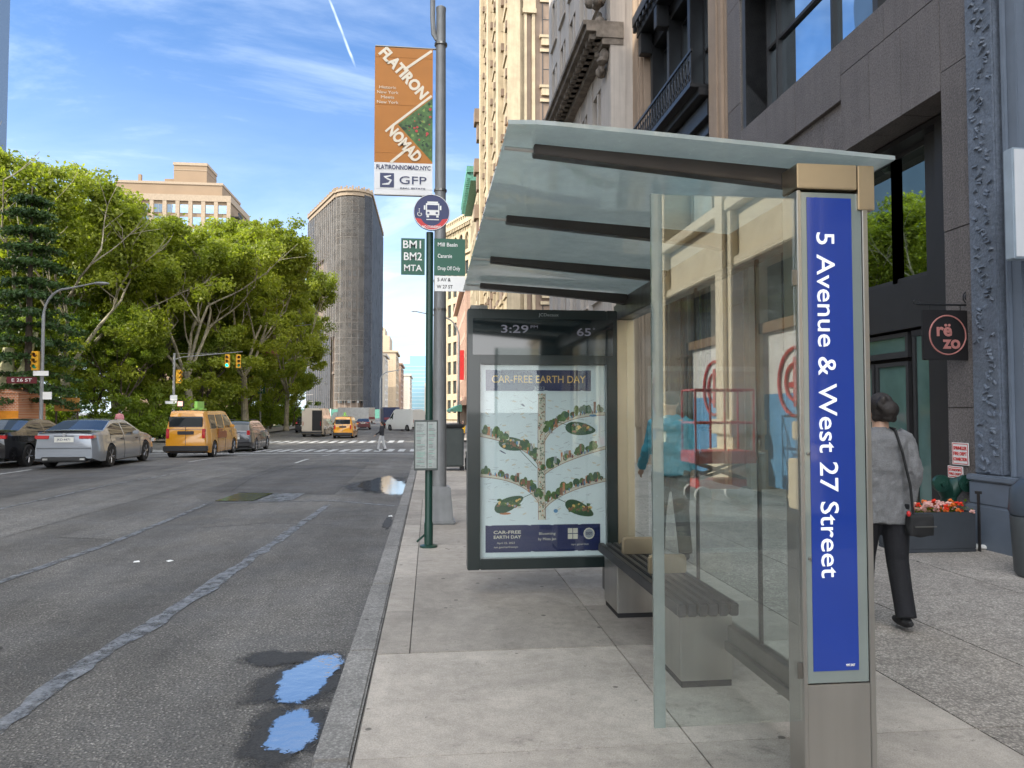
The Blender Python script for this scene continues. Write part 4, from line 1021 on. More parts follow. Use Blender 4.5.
# bench in the shelter
BN = thing('bench', (1.37, 3.78, .14), 0, 'black slatted bench on stainless box legs inside the shelter', 'bench')
w = MB()
for i in range(6): x = .0 + i * .0585; w.box(x - .045, x - .045 + .046, .1, 2.0, .41, .478)
w.build('seat', mat('black recycled slat', (.022, .024, .026), .48, var=.25, vs=9, bump=.1), BN, bevel=.006)
for y in (.2, 1.58):
    w = MB(); w.box(0, .30, y, y + .40, .035, .385); l_ = w.build('leg', steel, BN, bevel=.006); w = MB(); w.box(.008, .292, y + .008, y + .392, 0, .034); w.build('leg_foot', blackm, l_)
w = MB(); w.box(.02, .24, .25, 1.95, .386, .409); w.build('seat_frame', steel_d, BN)
for y in (.85, 1.5):
    w = MB(); w.prism([(.02, y, .479), (.27, y, .479), (.27, y, .585), (.25, y, .60), (.04, y, .60), (.02, y, .585)], (0, .035, 0)); w.build('divider', bronze, BN, bevel=.008)

# ------------------------------------------------------------------ bus stop pole
BP = thing('bus_stop_pole', (-.01, 8.4, .14), 0, 'dark green bus stop pole with blue round bus sign above green route panels', 'bus stop')
w = MB(); w.lathe([(.048, 0), (.05, .25), (.042, .28), (.040, 3.55)], (0, 0, 0), 14); w.lathe([(.10, 0), (.10, .02), (.06, .03)], (0, 0, 0), 14)
w.build('pole', dgreen, BP, smooth=True)
w = MB(); w.tube([(-.13, 0, .06), (-.04, 0, .14)], .012, 6); w.build('brace', dgreen, BP)
w = MB(); w.lathe([(.205, -.015), (.205, .015)], (.02, -.075, 3.76), 40, 'y'); rd = w.build('round_sign', sblue, BP)
w = MB()
pts = [(.02 + .2 * math.cos(t), -.0915, 3.76 + .2 * math.sin(t)) for t in np.linspace(R(200), R(340), 22)] + [(.02 + .13 * math.cos(t), -.0915, 3.735 + .13 * math.sin(t)) for t in np.linspace(R(335), R(205), 18)]
w.prism(pts, (0, -.002, 0)); w.build('red_arc', sred, rd)
k = [(.02 + .2 * math.cos(t), -.092, 3.76 + .2 * math.sin(t)) for t in np.linspace(0, 2 * math.pi, 41)]; w = MB(); w.tube(k, .004, 5, caps=False); w.build('white_rim', white, rd)
text('NO STANDING', .038, white, rd, (.02, -.0945, 3.592), width=.21, bold=.015, ext=.0006)
w = MB()
def rq(x0, x1, z0, z1, d=0): w.box(.03 + x0, .03 + x1, -.0955 - d, -.0935 - d, 3.785 + z0, 3.785 + z1, 1 if d else 0)
rq(-.075, .075, -.06, .075); rq(-.06, .06, .077, .095); rq(-.068, -.04, -.085, -.062); rq(.04, .068, -.085, -.062); rq(-.098, -.08, .0, .05); rq(.08, .098, 0, .05)
rq(-.062, .062, .0, .055, .003); rq(-.06, -.035, -.045, -.025, .003); rq(.035, .06, -.045, -.025, .003); rq(-.07, .07, -.115, -.105)
k = [(-.115 + .022 * math.cos(t), -.094, 3.735 + .022 * math.sin(t)) for t in np.linspace(R(120), R(400), 14)]; w.tube(k, .004, 4); w.tube([(-.118, -.094, 3.78), (-.116, -.094, 3.745), (-.10, -.094, 3.742), (-.09, -.094, 3.72)], .004, 4); w.ball((-.118, -.094, 3.792), .007, .004, .007, 8, 5)
w.build('bus_symbol', [white, sblue], rd)
w = MB(); w.box(-.32, -.055, -.062, -.052, 3.05, 3.465); gp = w.build('route_panel', sgreen, BP, bevel=.002)
for s_, z in (('BM1', 3.39), ('BM2', 3.255), ('MTA', 3.125)): text(s_, .125 if s_ != 'MTA' else .10, white, gp, (-.19, -.0635, z), width=.2, bold=.012, ext=.0006)
w = MB(); w.box(.048, .40, -.062, -.052, 3.05, 3.47); gp = w.build('route_panel', sgreen, BP, bevel=.002)
for s_, z, wd in (('Mill Basin', 3.40, .22), ('Canarsie', 3.27, .16), ('Drop Off Only', 3.13, .25)): text(s_, .062, white, gp, (.09 + wd / 2, -.0635, z), width=wd, bold=.01, ext=.0006)
w = MB(); w.box(.055, .40, -.066, -.056, 2.87, 3.045); gp = w.build('street_plate', white, BP, bevel=.002)
text('5 AV &', .055, blackm, gp, (.16, -.0675, 3.0), width=.15, bold=.015, ext=.0006); text('W 27 ST', .055, blackm, gp, (.17, -.0675, 2.92), width=.18, bold=.015, ext=.0006)
w = MB(); w.box(-.165, .10, -.085, -.045, .86, 1.42); sb = w.build('timetable_case', mat('dark case frame', (.06, .07, .065), .4), BP, bevel=.004)
for x0, x1 in ((-.15, -.025), (-.015, .085)):
    w = MB(); w.box(x0, x1, -.088, -.0855, .885, 1.40); sh2 = w.build('timetable', mat('timetable paper', (.33, .36, .34), .3, var=.15, vs=20, coat=.5), sb)
    l_ = MB(); rr = random.Random(int(x1 * 99))
    for i in range(30): z = .90 + i * .0162; l_.box(x0 + .012, x0 + .012 + rr.uniform(.3, .8) * (x1 - x0), -.0895, -.0885, z, z + .004, rr.choice([0, 0, 1]))
    l_.build('print', [mat('grey print', (.12, .13, .13)), mat('pale green print', (.15, .4, .3))], sh2)

# ------------------------------------------------------------------ street light with banner
SL = thing('street_light', (.13, 10.2, .14), 0, 'tall grey street light pole on boxy base behind the bus stop pole', 'street light')
w = MB(); w.box(-.20, .22, -.19, .19, 0, .05); w.add([(-.17, -.17, .05), (.19, -.17, .05), (.19, .17, .05), (-.17, .17, .05), (-.13, -.13, .50), (.15, -.13, .50), (.15, .13, .50), (-.13, .13, .50)], [(0, 1, 5, 4), (1, 2, 6, 5), (2, 3, 7, 6), (3, 0, 4, 7), (4, 5, 6, 7)]); w.build('base', polem, SL, bevel=.015)
w = MB(); w.lathe([(.098, .45), (.092, 2.0), (.078, 4.2), (.066, 7.1), (.07, 7.12), (.07, 7.16), (.01, 7.2)], (.0, 0, 0), 16); w.build('pole', polem, SL, smooth=True)
w = MB(); w.tube([(-.055, 0, 6.7), (-.10, 0, 6.78), (-.115, 0, 7.0), (-.12, 0, 8.6), (-.5, 0, 9.0), (-2.6, 0, 9.3)], [.03, .035, .035, .035, .035, .03], 8); w.build('arm', polem, SL, smooth=True)
w = MB(); w.ball((-2.8, 0, 9.28), .35, .14, .08); w.build('lamp_head', polem, SL, smooth=True)
w = MB()
for z in (6.62, 4.56, 2.9, 3.3): w.lathe([(.09, 0), (.09, .03)], (0, 0, z), 14)
w.build('strap', steel_d, SL)
BA = thing('banner', (.13, 10.2, .14), 0, 'orange and white street banner lettered FLATIRON NOMAD hung from grey pole', 'banner')
bx0, bx1, bz0, bz1 = -.905, -.11, 4.50, 6.55
orange = mat('banner orange', (.43, .155, .012), .55, var=.06); bw = mat('banner off white', (.72, .72, .72), .55, var=.03); bt = mat('banner cream lettering', (.74, .66, .52), .55, var=.03)
def BQ(u, v, l=0): return (bx0 + u * (bx1 - bx0), -.02 + .006 * math.sin(v * 9) * (1 - u) - .0015 * l, bz1 - v * (bz1 - bz0))
w = MB()
for (v0, v1, mi) in ((0, .785, 0), (.785, 1, 1)):
    nv = 12
    for i in range(nv):
        a, b_ = v0 + (v1 - v0) * i / nv, v0 + (v1 - v0) * (i + 1) / nv; w.poly([BQ(0, a), BQ(1, a), BQ(1, b_), BQ(0, b_)], mi)
bn = w.build('fabric', [orange, bw], BA)
sd = bn.modifiers.new('t', 'SOLIDIFY'); sd.thickness = .003; sd.offset = -1
def bline(p, q, wd, m_, nm='stripe', l=3):
    w = MB(); a, b_ = Vector(BQ(*p, l)), Vector(BQ(*q, l)); d = (b_ - a).normalized(); n_ = Vector((-d.z, 0, d.x)) * wd / 2; w.prism([a - n_, b_ - n_, b_ + n_, a + n_], (0, -.001, 0)); return w.build(nm, m_, bn)
bline((.98, .01), (.50, .15), .035, bt); bline((.98, .32), (.28, .545), .032, bt); bline((.56, .69), (.28, .785), .035, bt)
w = MB(); w.prism([BQ(1, .335, 2), BQ(.40, .525, 2), BQ(1, .775, 2)], (0, -.001, 0)); ph = w.build('photo_panel', mat('photo foliage', (.06, .13, .035), .6, var=.6, vs=14), bn)
w = MB(); rr = random.Random(9); fl = [mat('photo red', (.5, .05, .05)), mat('photo light green', (.20, .32, .08)), mat('photo dark', (.015, .04, .02))]
for i in range(120):
    u = rr.uniform(.45, .97); v = rr.uniform(.34, .76)
    if abs(v - .535) < (u - .42) * .33: c_ = BQ(u, v, 4 + i * .02); s_ = rr.uniform(.008, .022); w.poly([(c_[0] + s_ * math.cos(t), c_[1], c_[2] + s_ * math.sin(t)) for t in np.linspace(0, 2 * math.pi, 7)[:-1]], rr.choice([0, 1, 1, 2, 2]))
w.build('photo_plants', fl, ph)
a_ = R(-47); text('FLATIRON', .21, bt, bn, BQ(.49, .175, 5), (math.cos(a_), 0, math.sin(a_)), (-math.sin(a_), 0, math.cos(a_)), width=.86, bold=.045)
text('NOMAD', .21, bt, bn, BQ(.50, .655, 7), (math.cos(a_), 0, math.sin(a_)), (-math.sin(a_), 0, math.cos(a_)), width=.60, bold=.045)
for i, s_ in enumerate(('Historic', 'New York', 'Meets', 'New York')): text(s_, .058, bt, bn, BQ(.22, .275 + i * .034, 4), width=(.23, .29, .18, .29)[i])
text('FLATIRONNOMAD.NYC', .085, navy, bn, BQ(.5, .818, 4), width=.74, bold=.02); text('GFP', .155, navy, bn, BQ(.66, .905, 4), width=.37); text('REAL ESTATE', .03, navy, bn, BQ(.66, .958, 4), width=.34)
w = MB(); a = BQ(.10, .955, 4); w.box(a[0], a[0] + .19, a[1] - .001, a[1], a[2], a[2] + .20); lg = w.build('logo', navy, bn)
w = MB(); k = [(a[0] + .03, a[1] - .004, a[2] + .04), (a[0] + .12, a[1] - .004, a[2] + .05), (a[0] + .15, a[1] - .004, a[2] + .10), (a[0] + .10, a[1] - .004, a[2] + .12), (a[0] + .06, a[1] - .004, a[2] + .14), (a[0] + .15, a[1] - .004, a[2] + .165)]; w.tube(k, [.006, .016, .016, .010, .018, .006], 6, ell=.1); w.build('logo_curve', bw, lg)
w = MB()
for z in (bz0 - .012, bz1 + .012): w.tube([(-.90, -.02, z), (-.02, -.01, z)], .013, 8)
w.build('bracket_arm', steel_d, BA, smooth=True)

# ------------------------------------------------------------------ things by the buildings
RS = thing('hanging_sign', (6.25, 7.95, 2.25), 0, 'square black hanging sign with pink ring lettered rezo on iron bracket', 'sign')
w = MB(); w.box(-.60, .0, -.02, .02, 0, .58); rs = w.build('board', mat('matt sign black', (.010, .009, .010), .5), RS, bevel=.004)
pk_ = mat('dusty pink', (.42, .17, .15), .5); w = MB(); k = [(-.3 + .225 * math.cos(t), -.023, .29 + .225 * math.sin(t)) for t in np.linspace(0, 2 * math.pi, 48)]; w.tube(k, .009, 5, caps=False); w.build('ring', pk_, rs)
text('rë', .21, pk_, rs, (-.345, -.022, .345), width=.19, bold=.03); text('zo', .21, pk_, rs, (-.25, -.022, .20), width=.22, bold=.03)
w = MB(); w.tube([(-.68, 0, .645), (.0, 0, .645)], .012, 8); w.tube([(-.5, 0, .64), (-.5, 0, .57)], .006, 6); w.tube([(-.12, 0, .64), (-.12, 0, .57)], .006, 6)
w.tube([(-.02 - .06 * math.cos(t) * (1 - t / 14), 0, .74 + .07 * math.sin(t) * (1 - t / 14)) for t in np.linspace(-1.5, 7, 26)], .007, 5); w.tube([(-.66 + .04 * math.cos(t), 0, .67 + .03 * math.sin(t)) for t in np.linspace(-1.5, 4, 12)], .006, 5); w.build('bracket', iron, RS, smooth=True)
def notice(name, x, ya, yb, z0, z1, lines, label):
    o = thing(name, (x, ya, z0), 0, label, 'notice'); w = MB(); w.box(-.008, 0, 0, yb - ya, 0, z1 - z0); p = w.build('plate', white, o)
    w = MB(); t_ = .008; H_ = z1 - z0; L_ = yb - ya
    for q in ((0.01, L_ - .01, .01, .01 + t_), (0.01, L_ - .01, H_ - .01 - t_, H_ - .01), (.01, .01 + t_, .02, H_ - .02), (L_ - .01 - t_, L_ - .01, .02, H_ - .02)): w.box(-.0095, -.008, q[0], q[1], q[2], q[3])
    w.build('border', sred, p)
    for i, s_ in enumerate(lines): text(s_, H_ / (len(lines) + 1) * .85, sred, p, (-.0105, L_ / 2, H_ * (1 - (i + 1) / (len(lines) + 1))), (0, -1, 0), (0, 0, 1), width=L_ * .8, bold=.02)
notice('notice', 6.185, 7.93, 8.20, 1.03, 1.29, ['SPRINKLER', 'FIRE DEPT', 'CONNECTION'], 'upper white notice with red border and letters on granite pier')
notice('notice', 6.185, 8.03, 8.28, .87, 1.01, ['STANDPIPE', 'FIRE DEPT'], 'smaller lower white notice with red letters beside the green standpipe')
SP = thing('standpipe', (5.97, 8.05, .13), 0, 'dark green twin fire standpipe behind the flower planter', 'standpipe')
w = MB(); w.tube([(.04, 0, 0), (.04, 0, .60)], .085, 14); w.tube([(.04, 0, .55), (-.06, -.03, .68), (-.13, -.08, .70)], [.085, .09, .085], 14); w.tube([(.04, 0, .55), (.12, -.03, .68), (.17, -.08, .70)], [.085, .09, .085], 14); w.build('body', dgreen, SP, smooth=True)
for x in (-.135, .175):
    w = MB(); w.lathe([(.098, 0), (.10, -.05), (.03, -.06), (.028, -.09)], (x, -.08, .70), 14, 'y'); w.build('cap', dgreen, SP, smooth=True)
PL = thing('planter', (5.02, 7.46, .14), 0, 'dark slate box planter with red and pink flowers by the shop', 'planter')
slt = mat('dark slate planter', (.045, .052, .062), .55, var=.12, bump=.05)
w = MB(); w.box(0, .86, 0, .42, 0, .035); w.box(0, .86, 0, .025, .035, .43); w.box(0, .86, .395, .42, .035, .43); w.box(0, .025, .025, .395, .035, .43); w.box(.835, .86, .025, .395, .035, .43); w.build('trough', slt, PL, bevel=.006)
w = MB(); w.box(.025, .835, .025, .395, .30, .37); w.build('soil', mat('potting soil', (.03, .022, .016), .95, bump=.5), PL)
w = MB(); w.box(.90, .915, .0, .03, 0, .62); w.box(.885, .93, -.01, .04, .62, .65); w.build('stake', dark_in, PL)
rr = random.Random(6); lv = MB(); fms = (mat('scarlet petals', (.75, .035, .01), .5), mat('pale pink petals', (.70, .38, .33), .5), mat('orange petals', (.75, .16, .02), .5))
for i in range(420):
    c_ = Vector((rr.uniform(.0, .86), rr.uniform(.02, .40), .38 + abs(rr.gauss(0, .05)))); a = rr.uniform(0, 6.28); s_ = rr.uniform(.02, .045); d = Vector((math.cos(a), math.sin(a), rr.uniform(-.2, .7))) * s_; e = Vector((-math.sin(a), math.cos(a), 0)) * s_ * .4
    lv.poly([c_ - d, c_ + e, c_ + d, c_ - e], 0, rr.random())
lv.build('leaves', leafB, PL)
for i in range(78):
    x = rr.uniform(.0, .84); k = 0 if x < .22 else (1 if x < .5 else rr.choice([0, 1, 2])); k = 2 if .62 < x < .75 and rr.random() < .6 else k; c_ = (x, rr.uniform(-.01, .36), .44 + rr.uniform(-.04, .08)); fb = MB()
    for q in range(6): t = q * 1.047 + rr.random(); fb.ball((c_[0] + .018 * math.cos(t), c_[1] + .012 * math.sin(t), c_[2] + .012 * math.sin(t * 2)), .016, .016, .012, 6, 4)
    fb.build('flower', fms[k], PL, smooth=True)
HS = thing('crumpled_cloth', (5.95, 7.62, .14), 0, 'crumpled white cloth lying on the pavement beside the planter', 'cloth')
w = MB(); rr = random.Random(7)
for i in range(9): x = i * .045 - .02; w.ball((x, rr.uniform(-.05, .05), .025), .05, .05, .03, 10, 6)
melt(w.build('fabric', mat('dirty white cloth', (.6, .6, .58), .8, bump=.5, bs=20), HS), .012)
LB = thing('blade_sign', (5.72, 6.52, 3.12), 0, 'white projecting light-box sign with blue-grey edge at the right border', 'sign')
w = MB(); w.box(-.16, .5, -.06, .06, 0, 1.08); w.box(.5, .56, -.03, .03, .3, .4); w.box(.5, .56, -.03, .03, .7, .8); w.build('case', mat('sign case blue grey', (.3, .36, .42), .4), LB, bevel=.01)
w = MB(); w.box(-.145, .485, -.066, -.061, .02, 1.06); w.build('face', mat('white sign face', (.62, .64, .66), .35, var=.03), LB)
BN2 = thing('litter_bin', (5.56, 6.25, .14), 0, 'dark blue-grey rounded litter bin cut off by the right edge', 'bin')
w = MB(); w.lathe([(.18, 0), (.21, .04), (.235, .55), (.22, .56)], n=24); w.build('body', mat('bin grey', (.07, .08, .085), .5), BN2, smooth=True)
w = MB(); w.lathe([(.235, .565), (.245, .6), (.23, .80), (.15, .90), (.02, .93)], n=24); w.build('lid', mat('bin lid blue grey', (.05, .065, .085), .4), BN2, smooth=True)
# kerbside bin beyond the pole
def kbin(loc, label):
    o = thing('waste_bin', loc, 0, label, 'bin'); w = MB(); w.box(-.16, .42, -.3, .3, .1, 1.1); w.build('body', mat('bin dark grey', (.045, .055, .052), .5), o, bevel=.04)
    w = MB(); w.box(-.19, .45, -.33, .33, 1.105, 1.19); w.build('lid', blackm, o, bevel=.03)
    for x in (-.12, .38): w = MB(); w.box(x - .05, x + .05, -.25, .25, 0, .1); w.build('foot', blackm, o)
    return o
kbin((.45, 19.4, .14), 'dark square waste bin standing behind the street light pole')
DG = thing('dog', (.98, 19.3, .14), 0, 'small black dog standing beside the dark waste bin', 'dog')
w = MB(); w.tube([(.0, .14, .27), (.0, 0, .27), (0, -.16, .27)], [.075, .08, .065], 10); w.tube([(0, .12, .30), (0, .2, .39)], [.05, .04], 8); w.ball((0, .24, .42), .048, .065, .05); w.ball((0, .31, .405), .022, .04, .022)
for x in (-.045, .045): w.tube([(x, .13, .25), (x, .14, .1), (x, .15, .012)], [.03, .02, .018], 7); w.tube([(x, -.13, .26), (x, -.10, .17), (x, -.16, .10), (x, -.14, .012)], [.042, .028, .019, .018], 7); w.tube([(x * .8, .22, .45), (x, .215, .495)], [.018, .006], 6)
w.tube([(0, -.16, .3), (0, -.23, .37), (0, -.24, .43)], [.016, .012, .007], 6); melt(w.build('body', mat('black fur', (.012, .011, .010), .7, bump=.4, bs=90), DG), .014)
w = MB(); w.tube([(.55 - .42, 0, 1.1), (.9 - .42, .0, .9)], .01, 5)

# red site lift and cart behind the photographer (mirrored in the shelter glass)
redp = mat('red lift paint', (.55, .03, .02), .4)
LF = thing('scissor_lift', (4.75, MY(13.6), .002), 0, 'red site lift with railed cage on the pavement behind the viewer', 'lift')
w = MB()
for x in (0, .55, 1.1):
    for y in (0, .7): w.tube([(x, y, .95), (x, y, 2.05)], .022, 6)
for z in (1.45, 2.05):
    w.tube([(0, 0, z), (1.1, 0, z)], .022, 6); w.tube([(0, .7, z), (1.1, .7, z)], .022, 6); w.tube([(0, 0, z), (0, .7, z)], .022, 6); w.tube([(1.1, 0, z), (1.1, .7, z)], .022, 6)
w.build('cage', redp, LF); w = MB(); w.box(-.03, 1.13, -.03, .73, .72, .94); w.box(.1, 1.0, .1, .6, .25, .42); w.build('platform', redp, LF, bevel=.01)
w = MB()
for y in (.15, .55): w.tube([(.1, y, .42), (1.0, y, .72)], .03, 6); w.tube([(1.0, y, .42), (.1, y, .72)], .03, 6)
w.build('scissor_arms', steel_d, LF)
for x in (.15, .95):
    for y in (.06, .64): w = MB(); w.lathe([(.01, -.05), (.15, -.05), (.15, .05), (.01, .05)], (x, y, .15), 18, 'y'); w.build('wheel', mat('pale wheel', (.5, .5, .48), .6), LF)
# ------------------------------------------------------------------ vehicles
carglass = mirrorish('tinted car glass', (.02, .025, .028), 1.55)
lens = mat('red lamp lens', (.42, .012, .015), .15, coat=1); lensw = mat('clear lamp lens', (.6, .6, .6), .12, coat=1)
platem = mat('licence plate', (.6, .6, .55), .4); trim = mat('black plastic trim', (.02, .02, .021), .5)


def carpaint(name, col, metal=.3): return mat(name, col, .26, metal, .02, 2, coat=1)


def interp(P, y):
    for (a, za), (b_, zb) in zip(P, P[1:]):
        if a <= y <= b_: return za + (zb - za) * ((y - a) / (b_ - a) if b_ > a else 0)
    return P[0][1] if y < P[0][0] else P[-1][1]


def car(name, loc, rz, label, cat, group, L, Wd, prof, belt, roofw, wheels, wr, paint, sidew, winy, rearw, frontw, lights, extras=None, glassm=None, seam=()):
    """prof: roof line (y,z); sidew: (z inset); winy: list of (y0,y1) side windows; rearw/frontw: (y0,y1) on the roof line"""
    r = thing(name, loc, rz, label, cat, group); gm = glassm or carglass
    ys = set(np.linspace(0, L, 45)); ys |= {y for y, z in prof}; ys |= {q for a in winy for q in a} | set(rearw or ()) | set(frontw or ())
    for yw in wheels: ys |= {yw + (wr + .05) * math.cos(t) for t in np.linspace(0, math.pi, 13)}
    ys = sorted(y for y in ys if 0 <= y <= L); ys = [y for i, y in enumerate(ys) if i == 0 or y - ys[i - 1] > .004]
    def zb(y):
        z = .21
        for yw in wheels:
            d = abs(y - yw)
            if d < wr + .05: z = max(z, wr + math.sqrt(max(0, (wr + .05) ** 2 - d * d)))
        if y < .3: z = max(z, .21 + (.3 - y) * .35)
        if y > L - .4: z = max(z, .21 + (y - L + .4) * .2)
        return z
    hw = Wd / 2; rows = 6; up = 5; cols = 6
    secs = []
    for y in ys:
        zt = interp(prof, y); bz = min(belt(y) if callable(belt) else belt, zt - .035); z0 = zb(y); d = min(y, L - y)
        e = 1 - .16 * max(0, 1 - d / .55) ** 2.2
        half = []
        for i in range(rows + 1):
            t = i / rows; z = z0 + (bz - z0) * t; zn = (z - .2) / (bz - .2)
            half.append((hw * e * (.955 + .045 * math.sin(math.pi * min(1, zn * .95 + .12)) - .02 * zn), z))
        xb = half[-1][0]; span = max(.001, zt - bz)
        for i in range(1, up + 1):
            t = i / up; z = bz + (span - .03) * t; dz = z - bz
            half.append((xb - roofw * (dz / .45) ** 1.15 if dz > .04 else xb - .012 * t, z))
        xt = half[-1][0]
        top = [(xt * (1 - 2 * k / cols) * .965, zt - .028 * abs(1 - 2 * k / cols) ** 2.5) for k in range(cols + 1)]
        sec = half + top + [(-x, z) for x, z in reversed(half)]
        secs.append([(x, y, z) for x, z in sec])
    n_ = len(secs[0]); A = rows + 1; B_ = A + up
    body, gl = MB(), {}
    def put(key, quad_, nudge=(0, 0, 0)):
        gl.setdefault(key, MB()).add([tuple(Vector(q) + Vector(nudge)) for q in quad_], [(0, 1, 2, 3)])
    for j in range(len(secs) - 1):
        ym = (ys[j] + ys[j + 1]) / 2; zt = interp(prof, ym)
        for i in range(n_ - 1):
            q = [secs[j][i], secs[j][i + 1], secs[j + 1][i + 1], secs[j + 1][i]]
            zc = sum(p[2] for p in q) / 4; side = i < B_ - 1 or i > n_ - 1 - B_; key = None
            bl_ = belt(ym) if callable(belt) else belt
            if side and zc > bl_ + .01 and zt - bl_ > .2:
                ii = i if i < B_ else n_ - 2 - i
                if A - 1 <= ii < B_ - 2 + 0 and any(a <= ym <= b_ for a, b_ in winy): key = 'side_window'
            if not side:
                c_ = i - B_
                if 0 <= c_ < cols + 1 and rearw and rearw[0] <= ym <= rearw[1]: key = 'rear_window'
                if 0 <= c_ < cols + 1 and frontw and frontw[0] <= ym <= frontw[1]: key = 'windscreen'
            if key: put(key + ('' if key != 'side_window' else ('L' if q[0][0] < 0 else 'R')), q)
            else: body.add(q, [(0, 1, 2, 3)])
        body.add([secs[j][0], secs[j + 1][0], secs[j + 1][-1], secs[j][-1]], [(0, 1, 2, 3)])
    body.poly(secs[0]); body.poly(secs[-1][::-1])
    def weld(mb, nm, m_):
        me = mb.mesh(nm, m_); bm = bmesh.new(); bm.from_mesh(me); bmesh.ops.remove_doubles(bm, verts=bm.verts, dist=.0015); bmesh.ops.recalc_face_normals(bm, faces=bm.faces)
        for f in bm.faces: f.smooth = True
        for e in bm.edges:
            if len(e.link_faces) != 2 or e.calc_face_angle(0) > R(46): e.smooth = False
        bm.to_mesh(me); bm.free(); return link(nm, me, r)
    bo = weld(body, 'body', paint)
    for k, mb in gl.items(): weld(mb, k.rstrip('LR') if k.startswith('side') else k, gm)
    w = MB(); w.box(-hw * .72, hw * .72, .15, L - .15, .2, .58); w.box(-hw * .97, hw * .97, wheels[0] + wr + .12, wheels[1] - wr - .12, .17, .26); w.build('underbody', trim, r)
    for s_ in (-1, 1):
        for yw in wheels:
            x = s_ * (hw - .115)
            wt = MB(); wt.lathe([(wr * .62, -.10), (wr * .93, -.105), (wr, -.08), (wr, .08), (wr * .93, .105), (wr * .62, .10)], (x, yw, wr), 26, 'x'); wo = wt.build('wheel', rubber, r, smooth=True)
            rm = MB(); xo = x + s_ * .085
            rm.lathe([(wr * .63, -.012), (wr * .66, .012)], (xo, yw, wr), 26, 'x')
            for k in range(5):
                a = k * 2 * math.pi / 5 + yw; c_, s2 = math.cos(a), math.sin(a)
                for dd in (-.14, .14):
                    c2, s3 = math.cos(a + dd), math.sin(a + dd); rm.tube([(xo + s_ * .016, yw + c_ * .05, wr + s2 * .05), (xo + s_ * .012, yw + c2 * wr * .62, wr + s3 * wr * .62)], .016, 5)
            rm.lathe([(.05, -.01), (.05, .02), (.02, .025)] if s_ > 0 else [(.02, -.025), (.05, -.02), (.05, .01)], (xo, yw, wr), 12, 'x')
            dk = MB(); dk.lathe([(wr * .6, -.004), (wr * .6, .004)], (xo - s_ * .012, yw, wr), 22, 'x'); dk.build('brake_backing', trim, wo)
            rm.build('rim', alloy, wo)
    for (x0, x1, y0, y1, z0, z1, m_, nm) in lights:
        for s_ in ((1, -1) if x1 > 0 and x0 > 0.02 else (1,)):
            w = MB(); w.box(s_ * x0, s_ * x1, y0, y1, z0, z1); w.build(nm, m_, r, bevel=.012)
    w = MB()
    for s_ in (-1, 1):
        for y in seam:
            for k in range(8):
                pass
    for s_ in (-1, 1):
        m2 = MB(); ym = (frontw[0] if frontw else L * .7) - .05 + .12; bz = belt(ym) if callable(belt) else belt
        m2.box(s_ * (hw - .04), s_ * (hw + .15), ym - .07, ym + .05, bz + .0, bz + .13); m2.build('wing_mirror', paint, r, bevel=.03)
    # door seams: thin dark lines following the flank
    for s_ in (-1, 1):
        sm = MB()
        for y in seam:
            j = min(range(len(ys)), key=lambda q: abs(ys[q] - y)); half = secs[j][:A]
            pts = [(s_ * (abs(x) + .0015), y_, z) for x, y_, z in half]; sm.tube(pts, .006, 4)
        for a, b_ in zip(seam, seam[1:]):
            j = min(range(len(ys)), key=lambda q: abs(ys[q] - (b_ - .28))); x, y_, z = secs[j][A - 1 - 1]
            sm.box(s_ * (abs(x) + .0), s_ * (abs(x) + .028), y_, y_ + .17, z - .01, z + .018)
        if seam: sm.build('door_seams', trim, r)
    if extras: extras(r, L, hw)
    return r


silver = carpaint('silver grey car paint', (.27, .295, .33), .25); blackp = carpaint('black car paint', (.012, .012, .014), .2); yellow = carpaint('taxi yellow', (.62, .27, .012), 0)
greyp = carpaint('dark grey car paint', (.06, .062, .07), .5); whitep = carpaint('white van paint', (.72, .72, .70), 0); maroon = carpaint('maroon car paint', (.10, .015, .018), .3)
G_ = 'cars and vans on the avenue'
sed = [(0, .93), (.03, 1.02), (.10, 1.075), (.42, 1.10), (.62, 1.13), (1.42, 1.405), (1.7, 1.435), (2.3, 1.445), (2.65, 1.42), (3.55, 1.03), (4.1, .95), (4.6, .82), (4.82, .68), (4.88, .55)]


def sedan_x(r, L, hw):
    w = MB(); w.box(-.26, .26, -.012, .01, .78, .93); p = w.build('licence_plate', platem, r); text('JKD 4471', .09, navy, p, (0, -.0145, .855), width=.36)
    w = MB(); w.box(-hw * .66, hw * .66, -.025, .12, .24, .36); w.build('rear_diffuser', trim, r, bevel=.02)
    w = MB(); w.prism([(-hw * .78, .02, 1.075), (-hw * .78, .16, 1.10), (-hw * .78, -.01, 1.115)], (hw * 1.56, 0, 0)); w.build('boot_lip', greyp, r, bevel=.004)
    w = MB(); w.lathe([(.05, -.006), (.05, .004)], (0, -.012, 1.0), 16, 'y'); w.build('emblem', alloy, r)
    for x in (-.55, .45): w = MB(); w.box(x, x + .13, -.045, -.02, .27, .32); w.build('exhaust', steel, r)
    w = MB(); w.box(-hw * .8, hw * .8, -.018, .0, .605, .615); w.box(-hw * .30, hw * .30, -.004, .01, .95, .965); w.build('trim_line', trim, r)


